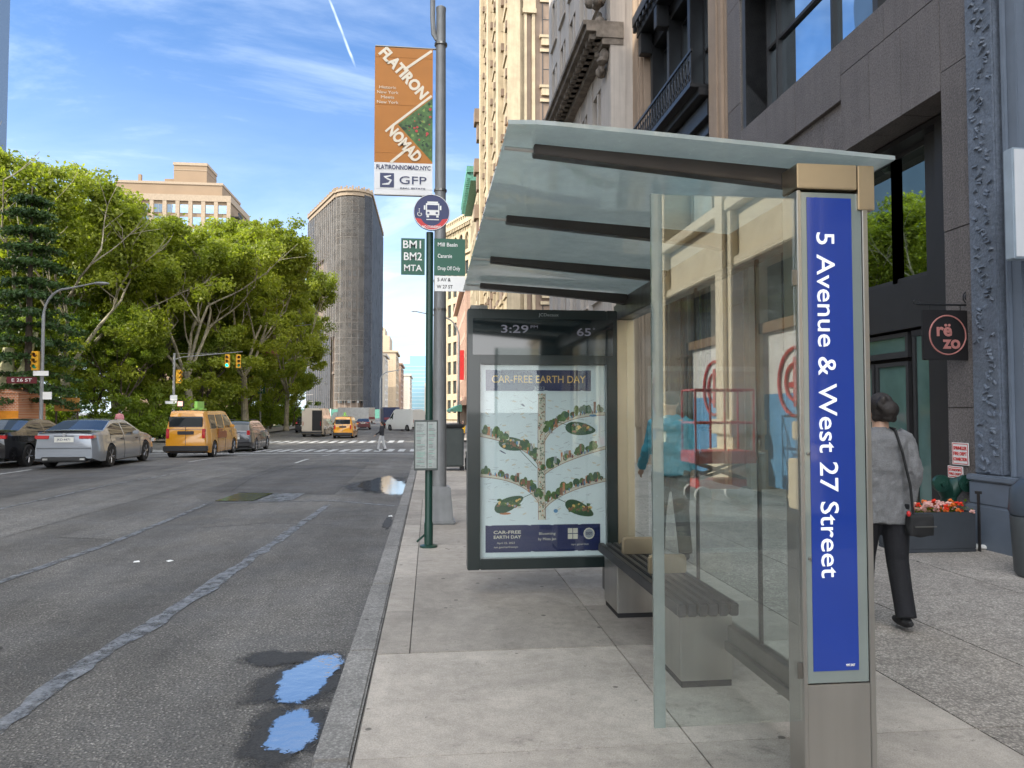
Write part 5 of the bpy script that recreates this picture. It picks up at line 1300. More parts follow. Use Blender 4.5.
car('silver_sedan', (-10.45, 22.6, 0), R(1), 'silver-grey sedan with red tail lights, nearest car in the left lanes', 'car', G_, 4.88, 1.84, sed, lambda y: .90 + .06 * (1 - y / 4.88), .20, (1.02, 3.85), .335, silver, 0, [(1.0, 2.02), (2.10, 3.22)], (.64, 1.40), (2.7, 3.5),
    [(.40, .755, -.012, .06, .87, .975, lens, 'tail_light'), (.74, .80, .02, .20, .885, .975, lens, 'tail_light'), (.55, .9, 4.66, 4.84, .62, .74, lensw, 'headlight')], sedan_x, seam=(1.02, 2.06, 3.3))
suvp = [(0, 1.0), (.04, 1.15), (.22, 1.52), (.5, 1.70), (1.2, 1.76), (2.6, 1.74), (2.95, 1.68), (3.65, 1.14), (4.3, 1.06), (4.65, .92), (4.75, .6)]


def suv_x(r, L, hw):
    w = MB(); w.box(-.25, .25, -.012, .01, .72, .85); w.build('licence_plate', platem, r); w = MB(); w.box(-hw * .93, hw * .93, -.03, .1, .32, .55); w.build('bumper', trim, r, bevel=.03)
    for s_ in (-1, 1): w = MB(); w.tube([(s_ * .6, .7, 1.74), (s_ * .6, .8, 1.79), (s_ * .6, 2.4, 1.78), (s_ * .6, 2.5, 1.72)], .018, 6); w.build('roof_rail', trim, r)


def suv(loc, paint, label, rz=0): return car('suv', loc, rz, label, 'car', G_, 4.75, 1.9, suvp, 1.05, .17, (.95, 3.78), .37, paint, 0, [(.45, 1.15), (1.22, 2.1), (2.17, 3.25)], (.06, .42), (3.0, 3.6),
    [(.62, .79, -.015, .12, .95, 1.2, lens, 'tail_light'), (.6, .9, 4.5, 4.7, .74, .86, lensw, 'headlight')], suv_x, seam=(1.18, 2.13, 3.3))


def dark_sedan():
    return car('black_sedan', (-12.95, 22.9, 0), 0, 'black sedan half cut off by the left edge of the view', 'car', G_, 4.88, 1.84, sed, .93, .20, (1.02, 3.85), .335, blackp, 0, [(1.0, 2.02), (2.10, 3.22)], (.64, 1.40), (2.7, 3.5), [(.42, .77, -.012, .10, .87, .975, lens, 'tail_light')], sedan_x, seam=(1.02, 2.06, 3.3))
dark_sedan()
suv((-10.65, 42.2, hgt(43)), greyp, 'dark grey suv just ahead of the nearer yellow taxi')
suv((-13.6, 82, -.6), blackp, 'small distant black suv parked by the park trees')
vanp = [(0, 1.0), (.02, 1.3), (.10, 1.75), (.25, 1.85), (2.6, 1.87), (3.0, 1.82), (3.75, 1.22), (4.2, 1.08), (4.55, .9), (4.7, .6)]


def taxi_x(r, L, hw):
    w = MB(); w.box(-.62, .62, -.012, .03, 1.22, 1.62); w.build('rear_window', carglass, r, bevel=.02); w = MB(); w.box(-.3, .3, -.022, .0, .93, 1.06); w.build('licence_plate', trim, r, bevel=.005); w = MB(); w.box(-hw * .95, hw * .95, -.05, .12, .28, .50); w.build('bumper', trim, r, bevel=.03)
    w = MB(); w.box(-.22, .22, 1.35, 1.9, 1.88, 1.93); w.box(-.06, .06, 1.2, 2.1, 1.93, 2.22); w.build('roof_sign', [mat('roof advert green', (.25, .6, .12), .4)], r, bevel=.01)
    w = MB(); w.box(-hw * .7, hw * .7, -.004, .01, 1.12, 1.13); w.box(-.006, .006, -.01, .02, .52, 1.6); w.build('door_gap', trim, r)
    w = MB(); w.box(hw - .02, hw + .003, 1.3, 2.5, .75, 1.02); w.box(hw - .02, hw + .003, 1.35, 1.9, 1.05, 1.12); p = w.build('door_lettering', mat('taxi lettering', (.35, .10, .03), .5), r)


def taxi(loc, label, rz=0): return car('taxi_van', loc, rz, label, 'taxi', G_, 4.7, 1.73, vanp, 1.14, .10, (.85, 3.75), .33, yellow, 0, [(.4, 1.25), (1.35, 2.3), (2.4, 3.35)], None, (3.05, 3.7),
    [(.60, .72, -.015, .10, .78, 1.15, lens, 'tail_light'), (.55, .85, 4.45, 4.66, .7, .84, lensw, 'headlight')], taxi_x, seam=(1.3, 2.35, 3.4))


taxi((-9.3, 29.6, hgt(31)), 'nearer yellow taxi van with a green roof sign, behind the silver sedan')
taxi((-7.35, 64, -.6), 'distant yellow taxi van straight ahead, beside the box van')
sedd = [(a, b_ * .98) for a, b_ in sed]
car('sedan', (-8.4, 95, -.6), R(3), 'distant dark maroon sedan right of the farther taxi', 'car', G_, 4.88, 1.84, sedd, .93, .20, (1.02, 3.85), .335, maroon, 0, [(1.0, 2.02), (2.10, 3.22)], (.64, 1.40), (2.7, 3.5), [(.42, .77, -.012, .10, .87, .975, lens, 'tail_light')], sedan_x)
boxp = [(0, 2.45), (.02, 2.58), (.2, 2.62), (3.6, 2.60), (4.0, 2.4), (4.6, 1.55), (5.2, 1.25), (5.5, 1.0), (5.6, .6)]


def van(name, loc, rz, paint, label, rear):
    def vx(r, L, hw):
        w = MB(); w.box(.02, hw * .9, -.02, .0, .55, 2.4); w.build('open_door' if rear else 'rear_door', blackm if rear else paint, r, bevel=.01)
        w = MB(); w.box(-hw * .9, -.02, -.02, .0, .55, 2.4); w.build('rear_door', paint, r, bevel=.01); w = MB(); w.box(-hw * .95, hw * .95, -.1, .05, .35, .5); w.build('bumper', trim, r)
    return car(name, loc, rz, label, 'van', G_, 5.6, 2.0, boxp, 1.35, .05, (1.0, 4.5), .36, paint, 0, [(3.9, 4.5)], None, (4.0, 4.6), [(.72, .83, -.02, .06, 1.0, 1.4, lens, 'tail_light'), (.7, .95, 5.3, 5.55, .8, 1.0, lensw, 'headlight')], vx)


beigep = carpaint('beige van paint', (.48, .42, .34), 0)
van('cargo_van', (-10.6, 68.5, -.6), R(-3), beigep, 'beige cargo van with one black rear door, left of the farther taxi', True)
van('cargo_van', (-1.3, 88, -.6), R(38), whitep, 'large plain white cargo van right of the navy truck', False)


def truck(loc, rz, boxm, label, H_=2.9):
    r = thing('box_truck', loc, rz, label, 'truck', G_)
    w = MB(); w.box(-1.1, 1.1, 0, 5.0, .85, H_); w.build('cargo_box', boxm, r, bevel=.03); w = MB(); w.box(-1.0, 1.0, 5.15, 6.2, .6, 1.3); w.prism([(-1, 5.15, 1.3), (-1, 6.15, 1.3), (-1, 5.75, 2.2), (-1, 5.15, 2.25)], (2, 0, 0)); w.build('cab', whitep, r, bevel=.05)
    w = MB(); w.prism([(-.9, 6.16, 1.36), (.9, 6.16, 1.36), (.85, 5.82, 2.12), (-.85, 5.82, 2.12)], (0, .03, .01)); w.build('windscreen', carglass, r); w = MB(); w.box(-.5, .5, .1, 6.0, .55, .84); w.box(-1.05, 1.05, -.1, 0, .5, .65); w.build('chassis', trim, r)
    for y in (1.1, 5.4):
        for s_ in (-1, 1): w = MB(); w.lathe([(.2, -.12), (.42, -.12), (.42, .12), (.2, .12)], (s_ * .9, y, .42), 20, 'x'); w.build('wheel', rubber, r, smooth=True)
    for s_ in (-1, 1): w = MB(); w.box(s_ * .8, s_ * 1.0, -.12, -.1, .52, .63); w.build('tail_light', lens, r)
    w = MB(); w.box(-1.0, 1.0, -.02, 0, 1.2, 1.5); w.build('rear_stripe', mat('truck stripe', (.25, .05, .07), .5), r)
    return r


truck((-5.2, 102, -.6), R(8), mat('navy truck side', (.02, .035, .10), .4), 'dark navy box truck between the maroon sedan and white van')
truck((-8.6, 112, -.6), R(70), mat('white truck side', (.6, .6, .6), .4), 'white box truck partly hidden behind the navy truck')

# ------------------------------------------------------------------ people
def person(name, loc, rz, label, H_, stride, top, trou, hair, skn, shoe=blackm, arms=((.05, -.05), (-.05, .05)), bag=None, hairstyle='short', vox=.011, coat=False, hip=.15):
    r = thing(name, loc, rz, label, 'person'); k = H_ / 1.72
    def V_(x, y, z): return Vector((x * k, y * k, z * k))
    hs = V_(0, 0, .92)
    legs = {}
    for s_, st in ((-1, stride), (1, -stride)):
        an = V_(s_ * .085, st, .085 + max(0, -st) * .18); kn = V_(s_ * .09, st * .45 + .05 * abs(st) + .02, .49); legs[s_] = (V_(s_ * .095, 0, .90), kn, an)
    b_ = MB()
    b_.ball(V_(0, .01, 1.60), .074 * k, .090 * k, .108 * k, 20, 14); b_.ball(V_(0, .035, 1.545), .055 * k, .062 * k, .06 * k, 14, 10)
    b_.tube([V_(0, .118, 1.605), V_(0, .115, 1.575)], [.010 * k, .016 * k], 8)                            # nose
    for s_ in (-1, 1): b_.ball(V_(s_ * .077, 0, 1.595), .012 * k, .022 * k, .032 * k, 8, 6)
    b_.tube([V_(0, -.005, 1.54), V_(0, -.01, 1.42)], [.056 * k, .062 * k], 12)
    b_.tube([V_(0, 0, 1.43), V_(0, -.005, 1.25), V_(0, 0, 1.05), V_(0, 0, .88)], [.15 * k, .145 * k, .12 * k, .15 * k], 16, ell=.62)
    hands = []
    sl_ = MB()
    for s_, (e, h_) in zip((-1, 1), arms):
        sh = V_(s_ * .175, -.005, 1.385); el = V_(s_ * .235, e - .02, 1.12); wr_ = V_(s_ * .235, e + h_ + .07, .90)
        b_.tube([sh, el, wr_], [.045 * k, .036 * k, .026 * k], 10); sl_.tube([V_(s_ * .13, 0, 1.40), sh, (sh + el) / 2, el, el + (wr_ - el) * .9], [.075 * k, .074 * k, .062 * k, .056 * k, .050 * k], 12)
        d = (wr_ - el).normalized(); p0 = wr_ + d * .045 * k; b_.tube([wr_, p0, wr_ + d * .085 * k], [.024 * k, .034 * k, .030 * k], 10, ell=.55)
        for f in range(4):
            q = wr_ + d * .08 * k + Vector((0, (f - 1.5) * .021 * k, 0)); L2 = (.062, .072, .068, .052)[f] * k; b_.tube([q, q + d * L2 * .55 + Vector((-s_ * .006, .004, 0)), q + d * L2 + Vector((-s_ * .022, .006, 0))], [.0092 * k, .0086 * k, .007 * k], 7)
        t0 = wr_ + d * .03 * k + Vector((0, .022 * k, 0)); b_.tube([t0, t0 + Vector((0, .026, -.025)) * k, t0 + Vector((-s_ * .004, .034, -.055)) * k], [.013 * k, .011 * k, .008 * k], 7); hands.append(wr_)
    for s_ in (-1, 1):
        a, kn, an = legs[s_]; b_.tube([a, kn, an], [.075 * k, .05 * k, .036 * k], 10); b_.tube([an + Vector((0, -.03, -.045)) * k, an + Vector((0, .07, -.05)) * k], [.026 * k, .020 * k], 8)
    melt(b_.build('body', skn, r), vox * .62, 2)
    lo = .76 if coat else .86
    t = MB(); t.tube([V_(0, -.008, 1.475), V_(0, -.01, 1.44), V_(0, -.012, 1.37), V_(0, -.015, 1.22), V_(0, 0, 1.02), V_(0, 0, lo + .08), V_(0, 0, lo)], [.075 * k, .13 * k, .195 * k, .205 * k, (.195 if not coat else .20) * k, (.205 if not coat else .212) * k, (.20 if not coat else .215) * k], 22, ell=.62)
    t.v += []; nb = len(t.v); t.add(sl_.v, sl_.f)
    jk = melt(t.build('jacket' if coat else 'shirt', top, r), vox, 3)
    jk.modifiers.clear()
    dm_ = bpy.data.textures.new('folds', 'CLOUDS'); dm_.noise_scale = .11; md = jk.modifiers.new('folds', 'DISPLACE'); md.texture = dm_; md.strength = .045 * k; md.mid_level = .5
    t = MB(); t.tube([V_(0, 0, 1.0), V_(0, 0, .93), V_(0, 0, .84)], [.165 * k, .178 * k, .15 * k], 16, ell=.66)
    for s_ in (-1, 1):
        a, kn, an = legs[s_]; t.tube([a + V_(0, 0, .0), (a + kn) / 2, kn, (kn + an) / 2, an + Vector((0, -.01, -.02)) * k], [.108 * k, .094 * k, .078 * k, .072 * k, .070 * k], 14)
    melt(t.build('trousers', trou, r), vox, 3)
    for s_ in (-1, 1):
        a, kn, an = legs[s_]; t = MB(); lift = max(0, -legs[s_][2].y) * .0; t.tube([an + Vector((0, -.075, -.045)) * k, an + Vector((0, -.02, -.045)) * k, an + Vector((0, .09, -.056)) * k, an + Vector((0, .165, -.062)) * k], [.030 * k, .042 * k, .038 * k, .022 * k], 12, ell=1); melt(t.build('shoe', shoe, r), .012 * k, 2)
    t = MB()
    if hairstyle != 'cap':
        t.ball(V_(0, -.018, 1.632), .087 * k, .098 * k, .098 * k, 18, 12); t.ball(V_(0, -.045, 1.575), .078 * k, .066 * k, .07 * k, 14, 9)
        if hairstyle == 'bun': t.ball(V_(0.02, -.10, 1.60), .072 * k, .062 * k, .068 * k, 14, 9); [t.ball(V_(math.cos(q * 1.9) * .06, -.06 + math.sin(q * 2.7) * .05, 1.60 + .07 * math.sin(q * 1.3)), .03 * k, .03 * k, .035 * k, 8, 6) for q in range(14)]
        if hairstyle == 'bob': t.ball(V_(0, -.06, 1.53), .085 * k, .06 * k, .08 * k, 14, 9)
    else: t.ball(V_(0, -.01, 1.645), .088 * k, .104 * k, .085 * k, 18, 12); t.ball(V_(0, .10, 1.64), .06 * k, .06 * k, .012 * k, 12, 6)
    h_ = melt(t.build('cap' if hairstyle == 'cap' else 'hair', hair, r), .010 * k, 2)
    for s_ in (-1, 1): t = MB(); t.ball(V_(s_ * .028, .094, 1.608), .010 * k, .006 * k, .007 * k, 8, 6); t.build('eye', blackm, r, smooth=True)
    return r, V_


tweed = mat('grey wool jacket', (.17, .17, .175), .85, var=.15, vs=9, bump=.4, bs=160, fine=.15, fs=150)
navyc = mat('black trouser cloth', (.006, .006, .009), .85, var=.2, bump=.2, bs=60)
r, V_ = person('person', (3.20, 4.98, .142), R(-6), 'person in boxy grey jacket and black trousers walking away with shoulder bag', 1.64, .15, tweed, navyc, hairm, skin, hairstyle='bun', vox=.010, coat=True, arms=((.02, .02), (-.03, -.01)))
w = MB(); w.tube([V_(.15, -.16, .83), V_(.13, -.165, 1.05), V_(.075, -.165, 1.30), V_(.06, -.10, 1.455), V_(.045, .02, 1.47)], .010, 6); st_ = w.build('strap', blackm, r)
BG = thing('shoulder_bag', (0, 0, 0), 0, 'small black shoulder bag hanging at the hip of the grey-jacketed walker', 'bag')
w = MB(); w.box(-.09, .09, -.035, .035, -.085, .06); w.ball((0, 0, -.03), .10, .05, .07, 14, 9); melt(w.build('body', blackm, BG), .012); BG.location = (3.20 + .17, 4.98 - .17, .142 + .74)
w = MB(); w.box(-.08, .08, -.068, -.058, -.02, -.012); w.build('zip', steel_d, BG); w = MB(); w.ball((-.10, -.03, .07), .015, .015, .02, 8, 6); w.build('charm', sred, BG)
teal = mat('bright teal shirt', (.02, .24, .33), .7, var=.12, bump=.2, bs=40)
person('person', (2.46, 7.4, .142), R(-4), 'person in bright teal shirt and dark cap seen through the shelter glass', 1.72, .22, teal, mat('dark olive trousers', (.03, .032, .028), .85), blackm, skin, hairstyle='cap', arms=((.08, .16), (-.04, .02)), vox=.013)
whtr = mat('pale trousers', (.45, .45, .45), .8); drk = mat('dark top', (.02, .02, .024), .8)
person('person', (-2.75, 43.2, hgt(43.2)), R(75), 'distant person in black top and pale trousers on the near zebra crossing', 1.70, .20, drk, whtr, hairm, skin, vox=.03, arms=((.05, .2), (-.02, .1)))
person('person', (2.15, 50, -.6), R(170), 'small distant person in yellow top on the corner right of the pole', 1.6, .10, mat('yellow top', (.75, .42, .02), .7), drk, hairm, skind, vox=.03)
person('person', (2.55, 48, -.6), R(0), 'small distant person in grey top beside the yellow-topped one', 1.72, .12, mat('light grey top', (.35, .36, .40), .7), drk, hairm, skin, vox=.03)
person('person', (-19.8, 50, .14), R(40), 'tiny distant person in pink top by the park hedge, beyond the silver sedan', 1.65, .1, mat('dusty pink top', (.5, .2, .22), .7), drk, hairm, skin, vox=.03)
# ------------------------------------------------------------------ poles, lamps and signals across the avenue
sigy = mat('signal yellow', (.62, .33, .02), .45)
def signal(root, x, y, z, rz=0, lit='red'):
    h = thing('signal_head', (x, y, z), rz); h.parent = root; KIDS.setdefault(root.name, []).append(h)
    w = MB(); w.box(-.17, .17, -.1, .12, 0, 1.02); w.build('housing', sigy, h, bevel=.02)
    for i, (nm, c_) in enumerate((('green', (.0, .8, .45)), ('amber', (.25, .12, .0)), ('red', (.12, .005, .005)))):
        on = nm == lit; m_ = emit('signal lens ' + nm, c_, 2.2) if on else mat('signal lens off ' + nm, tuple(q * .3 for q in c_), .3)
        w = MB(); w.lathe([(.115, 0), (.09, -.03), (.02, -.04)], (0, -.1, .2 + i * .31), 14, 'y'); w.build('lens', m_, h)
        w = MB(); w.prism([(.13 * math.cos(t), -.1, .2 + i * .31 + .13 * math.sin(t)) for t in np.linspace(-.3, math.pi + .3, 12)] + [(.115 * math.cos(t), -.1, .2 + i * .31 + .115 * math.sin(t)) for t in np.linspace(math.pi + .3, -.3, 12)], (0, -.16, 0)); w.build('visor', sigy, h)
    return h


def lamp(loc, rz, label, H_=9.1, reach=2.6, rad=.10, twin=False):
    r = thing('street_lamp', loc, rz, label, 'street lamp', 'street lamps across the avenue')
    w = MB(); w.tube([(0, 0, 0), (0, 0, H_ * .78)] + [(reach * .45 * (1 - math.cos(t)), 0, H_ * .78 + H_ * .18 * math.sin(t)) for t in np.linspace(.2, math.pi / 2, 7)] + [(reach * .8, 0, H_ * .985), (reach, 0, H_)], [rad, rad * .8] + [rad * .6] * 7 + [rad * .4, rad * .4], 10); w.build('pole', polem, r, smooth=True)
    w = MB(); w.ball((reach + .3, 0, H_ - .02), .42, .16, .09); w.build('lamp_head', polem, r, smooth=True); w = MB(); w.lathe([(.19, 0), (.2, .5), (.12, .6)]); w.build('base', polem, r); return r


r = lamp((-20.6, 42, .12), 0, 'grey cobra-head lamp post with yellow signal, left of the silver sedan', 8.5)
signal(r, -.32, -.05, 3.75, 0, 'none')
w = MB(); w.box(-2.3 + .55, -.25, -.04, -.01, 3.05, 3.4); p = w.build('street_plate', mat('dark maroon sign', (.10, .01, .015), .5), r); text('E 26 ST', .24, white, p, (-1.0, -.045, 3.22), width=1.0)
w = MB(); w.box(-.38, .38, -.14, -.11, 3.46, 3.72); w.box(.1, .55, -.1, -.07, 2.2, 2.6); w.build('small_sign', white, r)
r = thing('signal_post', (-19.3, 58.5, .12 - .6), 0, 'grey signal post with mast arm just right of the nearer yellow taxi', 'traffic signal')
w = MB(); w.lathe([(.16, 0), (.14, .6), (.10, .7), (.09, 6.6)], n=12); w.tube([(0, 0, 6.1), (.6, 0, 6.3), (5.0, 0, 6.75)], [.045, .04, .03], 8); w.tube([(0, 0, 6.55), (3.2, 0, 6.62)], .012, 4); w.build('pole', polem, r, smooth=True)
signal(r, .35, 0, 4.3, R(60), 'none'); signal(r, 3.9, 0, 5.5, 0, 'green'); signal(r, 4.7, 0, 5.5, R(25), 'none')
w = MB(); w.box(-.55, .45, -.12, -.08, 2.75, 2.95); w.box(-.2, .3, -.13, -.09, 3.0, 3.4); w.build('small_sign', white, r)
r = thing('signal_post', (-18.0, 56.2, .12 - .6), 0, 'short pedestrian signal post by the hedge, left of the nearer taxi', 'pedestrian signal')
w = MB(); w.lathe([(.09, 0), (.07, .3), (.06, 3.0)], n=10); w.build('pole', dgreen, r); w = MB(); w.box(-.25, .2, -.14, .1, 2.5, 2.95); w.build('signal_box', blackm, r, bevel=.02); w = MB(); w.box(-.2, .15, -.15, -.14, 2.56, 2.9); w.build('hand_symbol', emit('hand signal', (.9, .5, .4), .6), r)
r = thing('sign_post', (-19.0, 86, .12 - .6), 0, 'post with red and pink banners above a small green street sign', 'sign post')
w = MB(); w.lathe([(.12, 0), (.09, 10.5)], n=10); w.tube([(0, 0, 10.3), (1.2, 0, 11.6), (5.5, 0, 12.1)], [.08, .07, .05], 6); w.build('pole', polem, r, smooth=True)
w = MB(); w.box(-1.0, -.15, -.03, .03, 6.0, 8.1); w.build('red_banner', mat('faded red banner', (.55, .15, .10), .6), r); w = MB(); w.box(.3, 1.7, -.03, .03, 8.3, 9.8); w.build('pink_banner', mat('magenta banner', (.45, .06, .18), .6), r)
w = MB(); w.box(.1, 1.3, -.03, .03, 6.6, 7.8); w.build('black_banner', blackm, r); w = MB(); w.box(-1.3, .5, -.1, -.05, 4.2, 5.0); p = w.build('street_plate', sgreen, r); text('E 26 St', .5, white, p, (-.4, -.11, 4.6), width=1.4)
lamp((-12.5, 190, -.6), 0, 'distant pale lamp post in front of the triangular tower', 13, 5, .22)
lamp((4.6, 120, -.6), R(180), 'distant lamp post with arm just left of the bus stop pole', 18.5, 7, .22)
r = thing('signal_post', (3.3, 43.2, .14 - .57), 0, 'yellow traffic signal on the corner just right of the street light pole', 'traffic signal')
w = MB(); w.lathe([(.14, 0), (.08, .6), (.07, 3.9)], n=10); w.build('pole', polem, r); signal(r, -.35, 0, 2.2, R(30), 'none')
# orange kiosk and brick hut at far left
brick = bpy.data.materials.new('orange panel brick'); brick.use_nodes = True; n = N(brick.node_tree); b = n.n['Principled BSDF']; v = n.new('ShaderNodeTexCoord').outputs['Object']
mp = n.new('ShaderNodeMapping', i_Rotation=(R(90), 0, 0)); n.l.new(v, mp.inputs[0]); bk = n.new('ShaderNodeTexBrick', i_Scale=2.6, i_Color1=(.55, .16, .05, 1), i_Color2=(.62, .24, .09, 1), i_Mortar=(.65, .5, .4, 1), i_Mortar_Size=.035); n.l.new(mp.outputs[0], bk.inputs[0]); n.l.new(bk.outputs[0], b.inputs['Base Color']); b.inputs['Roughness'].default_value = .6
r = thing('kiosk', (-27.5, 45, .12), 0, 'orange brick-patterned kiosk with sloping top at the left edge', 'kiosk')
w = MB(); w.box(-4, 4.2, 0, 3, 0, 2.6); w.build('wall', brick, r); w = MB(); w.prism([(-4, -.1, 2.6), (4.3, -.1, 2.6), (3.0, -.1, 3.0), (1.6, -.1, 3.6), (-4, -.1, 3.9)], (0, 3.2, 0)); w.build('roof', brick, r); w = MB(); w.box(2.5, 4.22, -.03, 0, .3, 1.6); w.build('orange_panel', mat('orange panel', (.75, .28, .02), .5), r)
r = thing('notice_case', (-20.4, 47, .0), 0, 'small orange-brown notice box on posts beneath the lamp post', 'notice'); w = MB(); w.box(-1.9, -.5, -.05, .05, 1.7, 2.5); w.build('case', mat('orange brown board', (.5, .25, .06), .6), r, bevel=.02)
for x in (-1.8, -.6): w = MB(); w.box(x - .04, x + .04, -.04, .04, 0, 1.7); w.build('post', barkd, r)

# ------------------------------------------------------------------ trees
def leaves_mesh(name, cen, rad, per, size, m, seed, flat=.62, up=.35):
    rg = np.random.default_rng(seed); nC = len(cen); tot_ = nC * per
    ci = np.repeat(np.arange(nC), per); d = rg.normal(size=(tot_, 3)); d /= np.linalg.norm(d, axis=1)[:, None]
    rr_ = rg.random(tot_) ** .45 * np.where(rg.random(tot_) < .12, rg.uniform(1.1, 1.9, tot_), 1.0); p = cen[ci] + d * (rad[ci] * rr_)[:, None] * np.array([1, 1, flat])
    nr = d * .6 + rg.normal(size=(tot_, 3)) * .8 + np.array([0, 0, up]); nr /= np.linalg.norm(nr, axis=1)[:, None]
    t = np.cross(nr, rg.normal(size=(tot_, 3))); t /= np.linalg.norm(t, axis=1)[:, None]; b_ = np.cross(nr, t)
    s_ = size * rg.uniform(.6, 1.35, tot_)[:, None]
    V = np.stack([p - t * s_, p - b_ * s_ * .55 + t * s_ * .15, p + t * s_, p + b_ * s_ * .6 + t * s_ * .1], 1).reshape(-1, 3)
    me = bpy.data.meshes.new(name); me.vertices.add(len(V)); me.vertices.foreach_set('co', V.ravel().astype('f')); me.loops.add(len(V)); me.loops.foreach_set('vertex_index', np.arange(len(V), dtype='i'))
    me.polygons.add(tot_); me.polygons.foreach_set('loop_start', np.arange(0, len(V), 4, dtype='i')); me.polygons.foreach_set('loop_total', np.full(tot_, 4, 'i')); me.update(calc_edges=True)
    ct = rg.random(nC)[ci]; tn = np.clip(ct * .5 + rg.random(tot_) ** 1.3 * .5, 0, 1); at = me.attributes.new('tone', 'FLOAT', 'FACE'); at.data.foreach_set('value', tn.astype('f')); me.materials.append(m); me.validate(); return me


def plane_tree(seed, H_, spread, leafm=leafA, barkm=bark, nclump=380, per=190, size=.145, low=.14):
    rg = random.Random(seed); tb = MB(); tips = []
    lean = (rg.uniform(-.05, .05), rg.uniform(-.05, .05)); zf = H_ * rg.uniform(.20, .27); fork = Vector((lean[0] * zf * 3, lean[1] * zf * 3, zf)); r0 = H_ * .017
    tb.tube([(0, 0, -.1), (0, 0, .3), fork * .5, fork], [r0 * 1.5, r0 * 1.1, r0 * .95, r0 * .9], 9)
    def grow(p, d, L, r_, lev):
        pts = [p]; q = p.copy(); dd = d.copy(); n_ = 4
        for i in range(n_):
            dd = (dd + Vector((rg.uniform(-.22, .22), rg.uniform(-.22, .22), rg.uniform(-.05, .18)))).normalized(); q = q + dd * L / n_; pts.append(q.copy())
        tb.tube(pts, [r_ * (1 - .45 * i / n_) for i in range(n_ + 1)], 7 if lev < 2 else 5, caps=lev > 1)
        if lev >= 3: tips.append(pts[-1]); tips.append(pts[2]); return
        for k in range(3 if lev else 3):
            a = rg.uniform(0, 6.28); s_ = rg.uniform(.45, .95); side = Vector((math.cos(a), math.sin(a), rg.uniform(-.15, .5))); grow(pts[rg.choice([2, 3, 4])] if k else pts[-1], (dd * (1 - s_ * .45) + side * s_).normalized(), L * rg.uniform(.55, .78), r_ * .52, lev + 1)
    nl = rg.choice([4, 5])
    for k in range(nl):
        a = k * 6.28 / nl + rg.uniform(-.4, .4); t = rg.uniform(.35, .8); grow(fork, Vector((math.cos(a) * t, math.sin(a) * t, 1)).normalized(), H_ * rg.uniform(.30, .38), r0 * .5, 0)
    zc = H_ * (.5 + low * .5); cen = []; rad = []
    for p in tips:
        x, y, z = p.x, p.y, p.z; f = math.hypot(x, y) / spread
        if f > 1: x /= f; y /= f
        cen.append((x, y, min(z, H_ - .8))); rad.append(rg.uniform(.5, 1.25))
    while len(cen) < nclump:
        a = rg.uniform(0, 6.28); u = rg.uniform(-1, 1); sr = math.sqrt(1 - u * u) * rg.uniform(.55, 1) ** .5 ; lob = 1 + .16 * math.sin(3 * a + seed) + .12 * math.sin(5 * a + 2 * seed)
        z = zc + u * H_ * (1 - low) * .5 * rg.uniform(.75, 1); cen.append((spread * sr * lob * math.cos(a), spread * sr * lob * math.sin(a), z)); rad.append(rg.uniform(.45, 1.3))
    me = leaves_mesh('crown', np.array(cen), np.array(rad), per, size, leafm, seed)
    return tb.mesh('trunk', barkm, smooth=True), me


def conifer(seed, H_, rad_, m=leafC):
    rg = random.Random(seed); tb = MB(); tb.tube([(0, 0, -.1), (0, 0, H_ * .5), (0, 0, H_)], [.28, .17, .03], 9); cen = []; rd = []
    z = H_ * .16
    while z < H_ - .3:
        rr_ = rad_ * (1 - z / H_) ** .75 + .25; nb = rg.choice([5, 6, 7])
        for k in range(nb):
            a = k * 6.28 / nb + rg.uniform(-.4, .4); L_ = rr_ * rg.uniform(.7, 1.15); e = Vector((math.cos(a) * L_, math.sin(a) * L_, z - L_ * .16)); m_ = Vector((math.cos(a) * L_ * .5, math.sin(a) * L_ * .5, z + .1)); tb.tube([(0, 0, z), m_, e], [.05, .035, .012], 5)
            for t in np.arange(.25, 1.05, .17): q = Vector((0, 0, z)).lerp(e, t) + Vector((0, 0, .25 * math.sin(t * 3))); cen.append(tuple(q)); rd.append(.32 + .28 * (1 - abs(t - .6)))
        z += rg.uniform(.75, 1.2)
    return tb.mesh('trunk', barkd, smooth=True), leaves_mesh('crown', np.array(cen), np.array(rd) * 1.15, 46, .12, m, seed, .26, .6)


TV = [plane_tree(3, 20, 6.6), plane_tree(17, 20, 7.2), plane_tree(29, 20, 6.0), plane_tree(41, 20, 6.8, nclump=350), plane_tree(53, 20, 7.0, leafB, barkd, 350, 170, .15, .04)]
CV = conifer(5, 15.5, 4.2)
SV = []
for sd_ in (61, 67):
    rg = random.Random(sd_); cen = [(rg.gauss(0, 1.0), rg.gauss(0, .8), .5 + abs(rg.gauss(0, .9))) for _ in range(34)]; tb = MB()
    for k in range(9): a = rg.uniform(0, 6.28); tb.tube([(0, 0, 0), (math.cos(a) * .5, math.sin(a) * .5, 1.0), (math.cos(a) * 1.0, math.sin(a) * 1.0, 1.9)], [.04, .025, .01], 5)
    SV.append((tb.mesh('stem', barkd), leaves_mesh('foliage', np.array(cen), np.array([rg.uniform(.35, .7) for _ in cen]), 110, .11, leafB, sd_)))


def plant(kind, var, loc, sc, rz, label, cat, group, szz=None):
    o = thing(kind, loc, rz, label, cat, group); o.scale = (sc, sc, szz or sc)
    a, b_ = var; link(a.name.split('.')[0], a, o); link(b_.name.split('.')[0], b_, o); return o


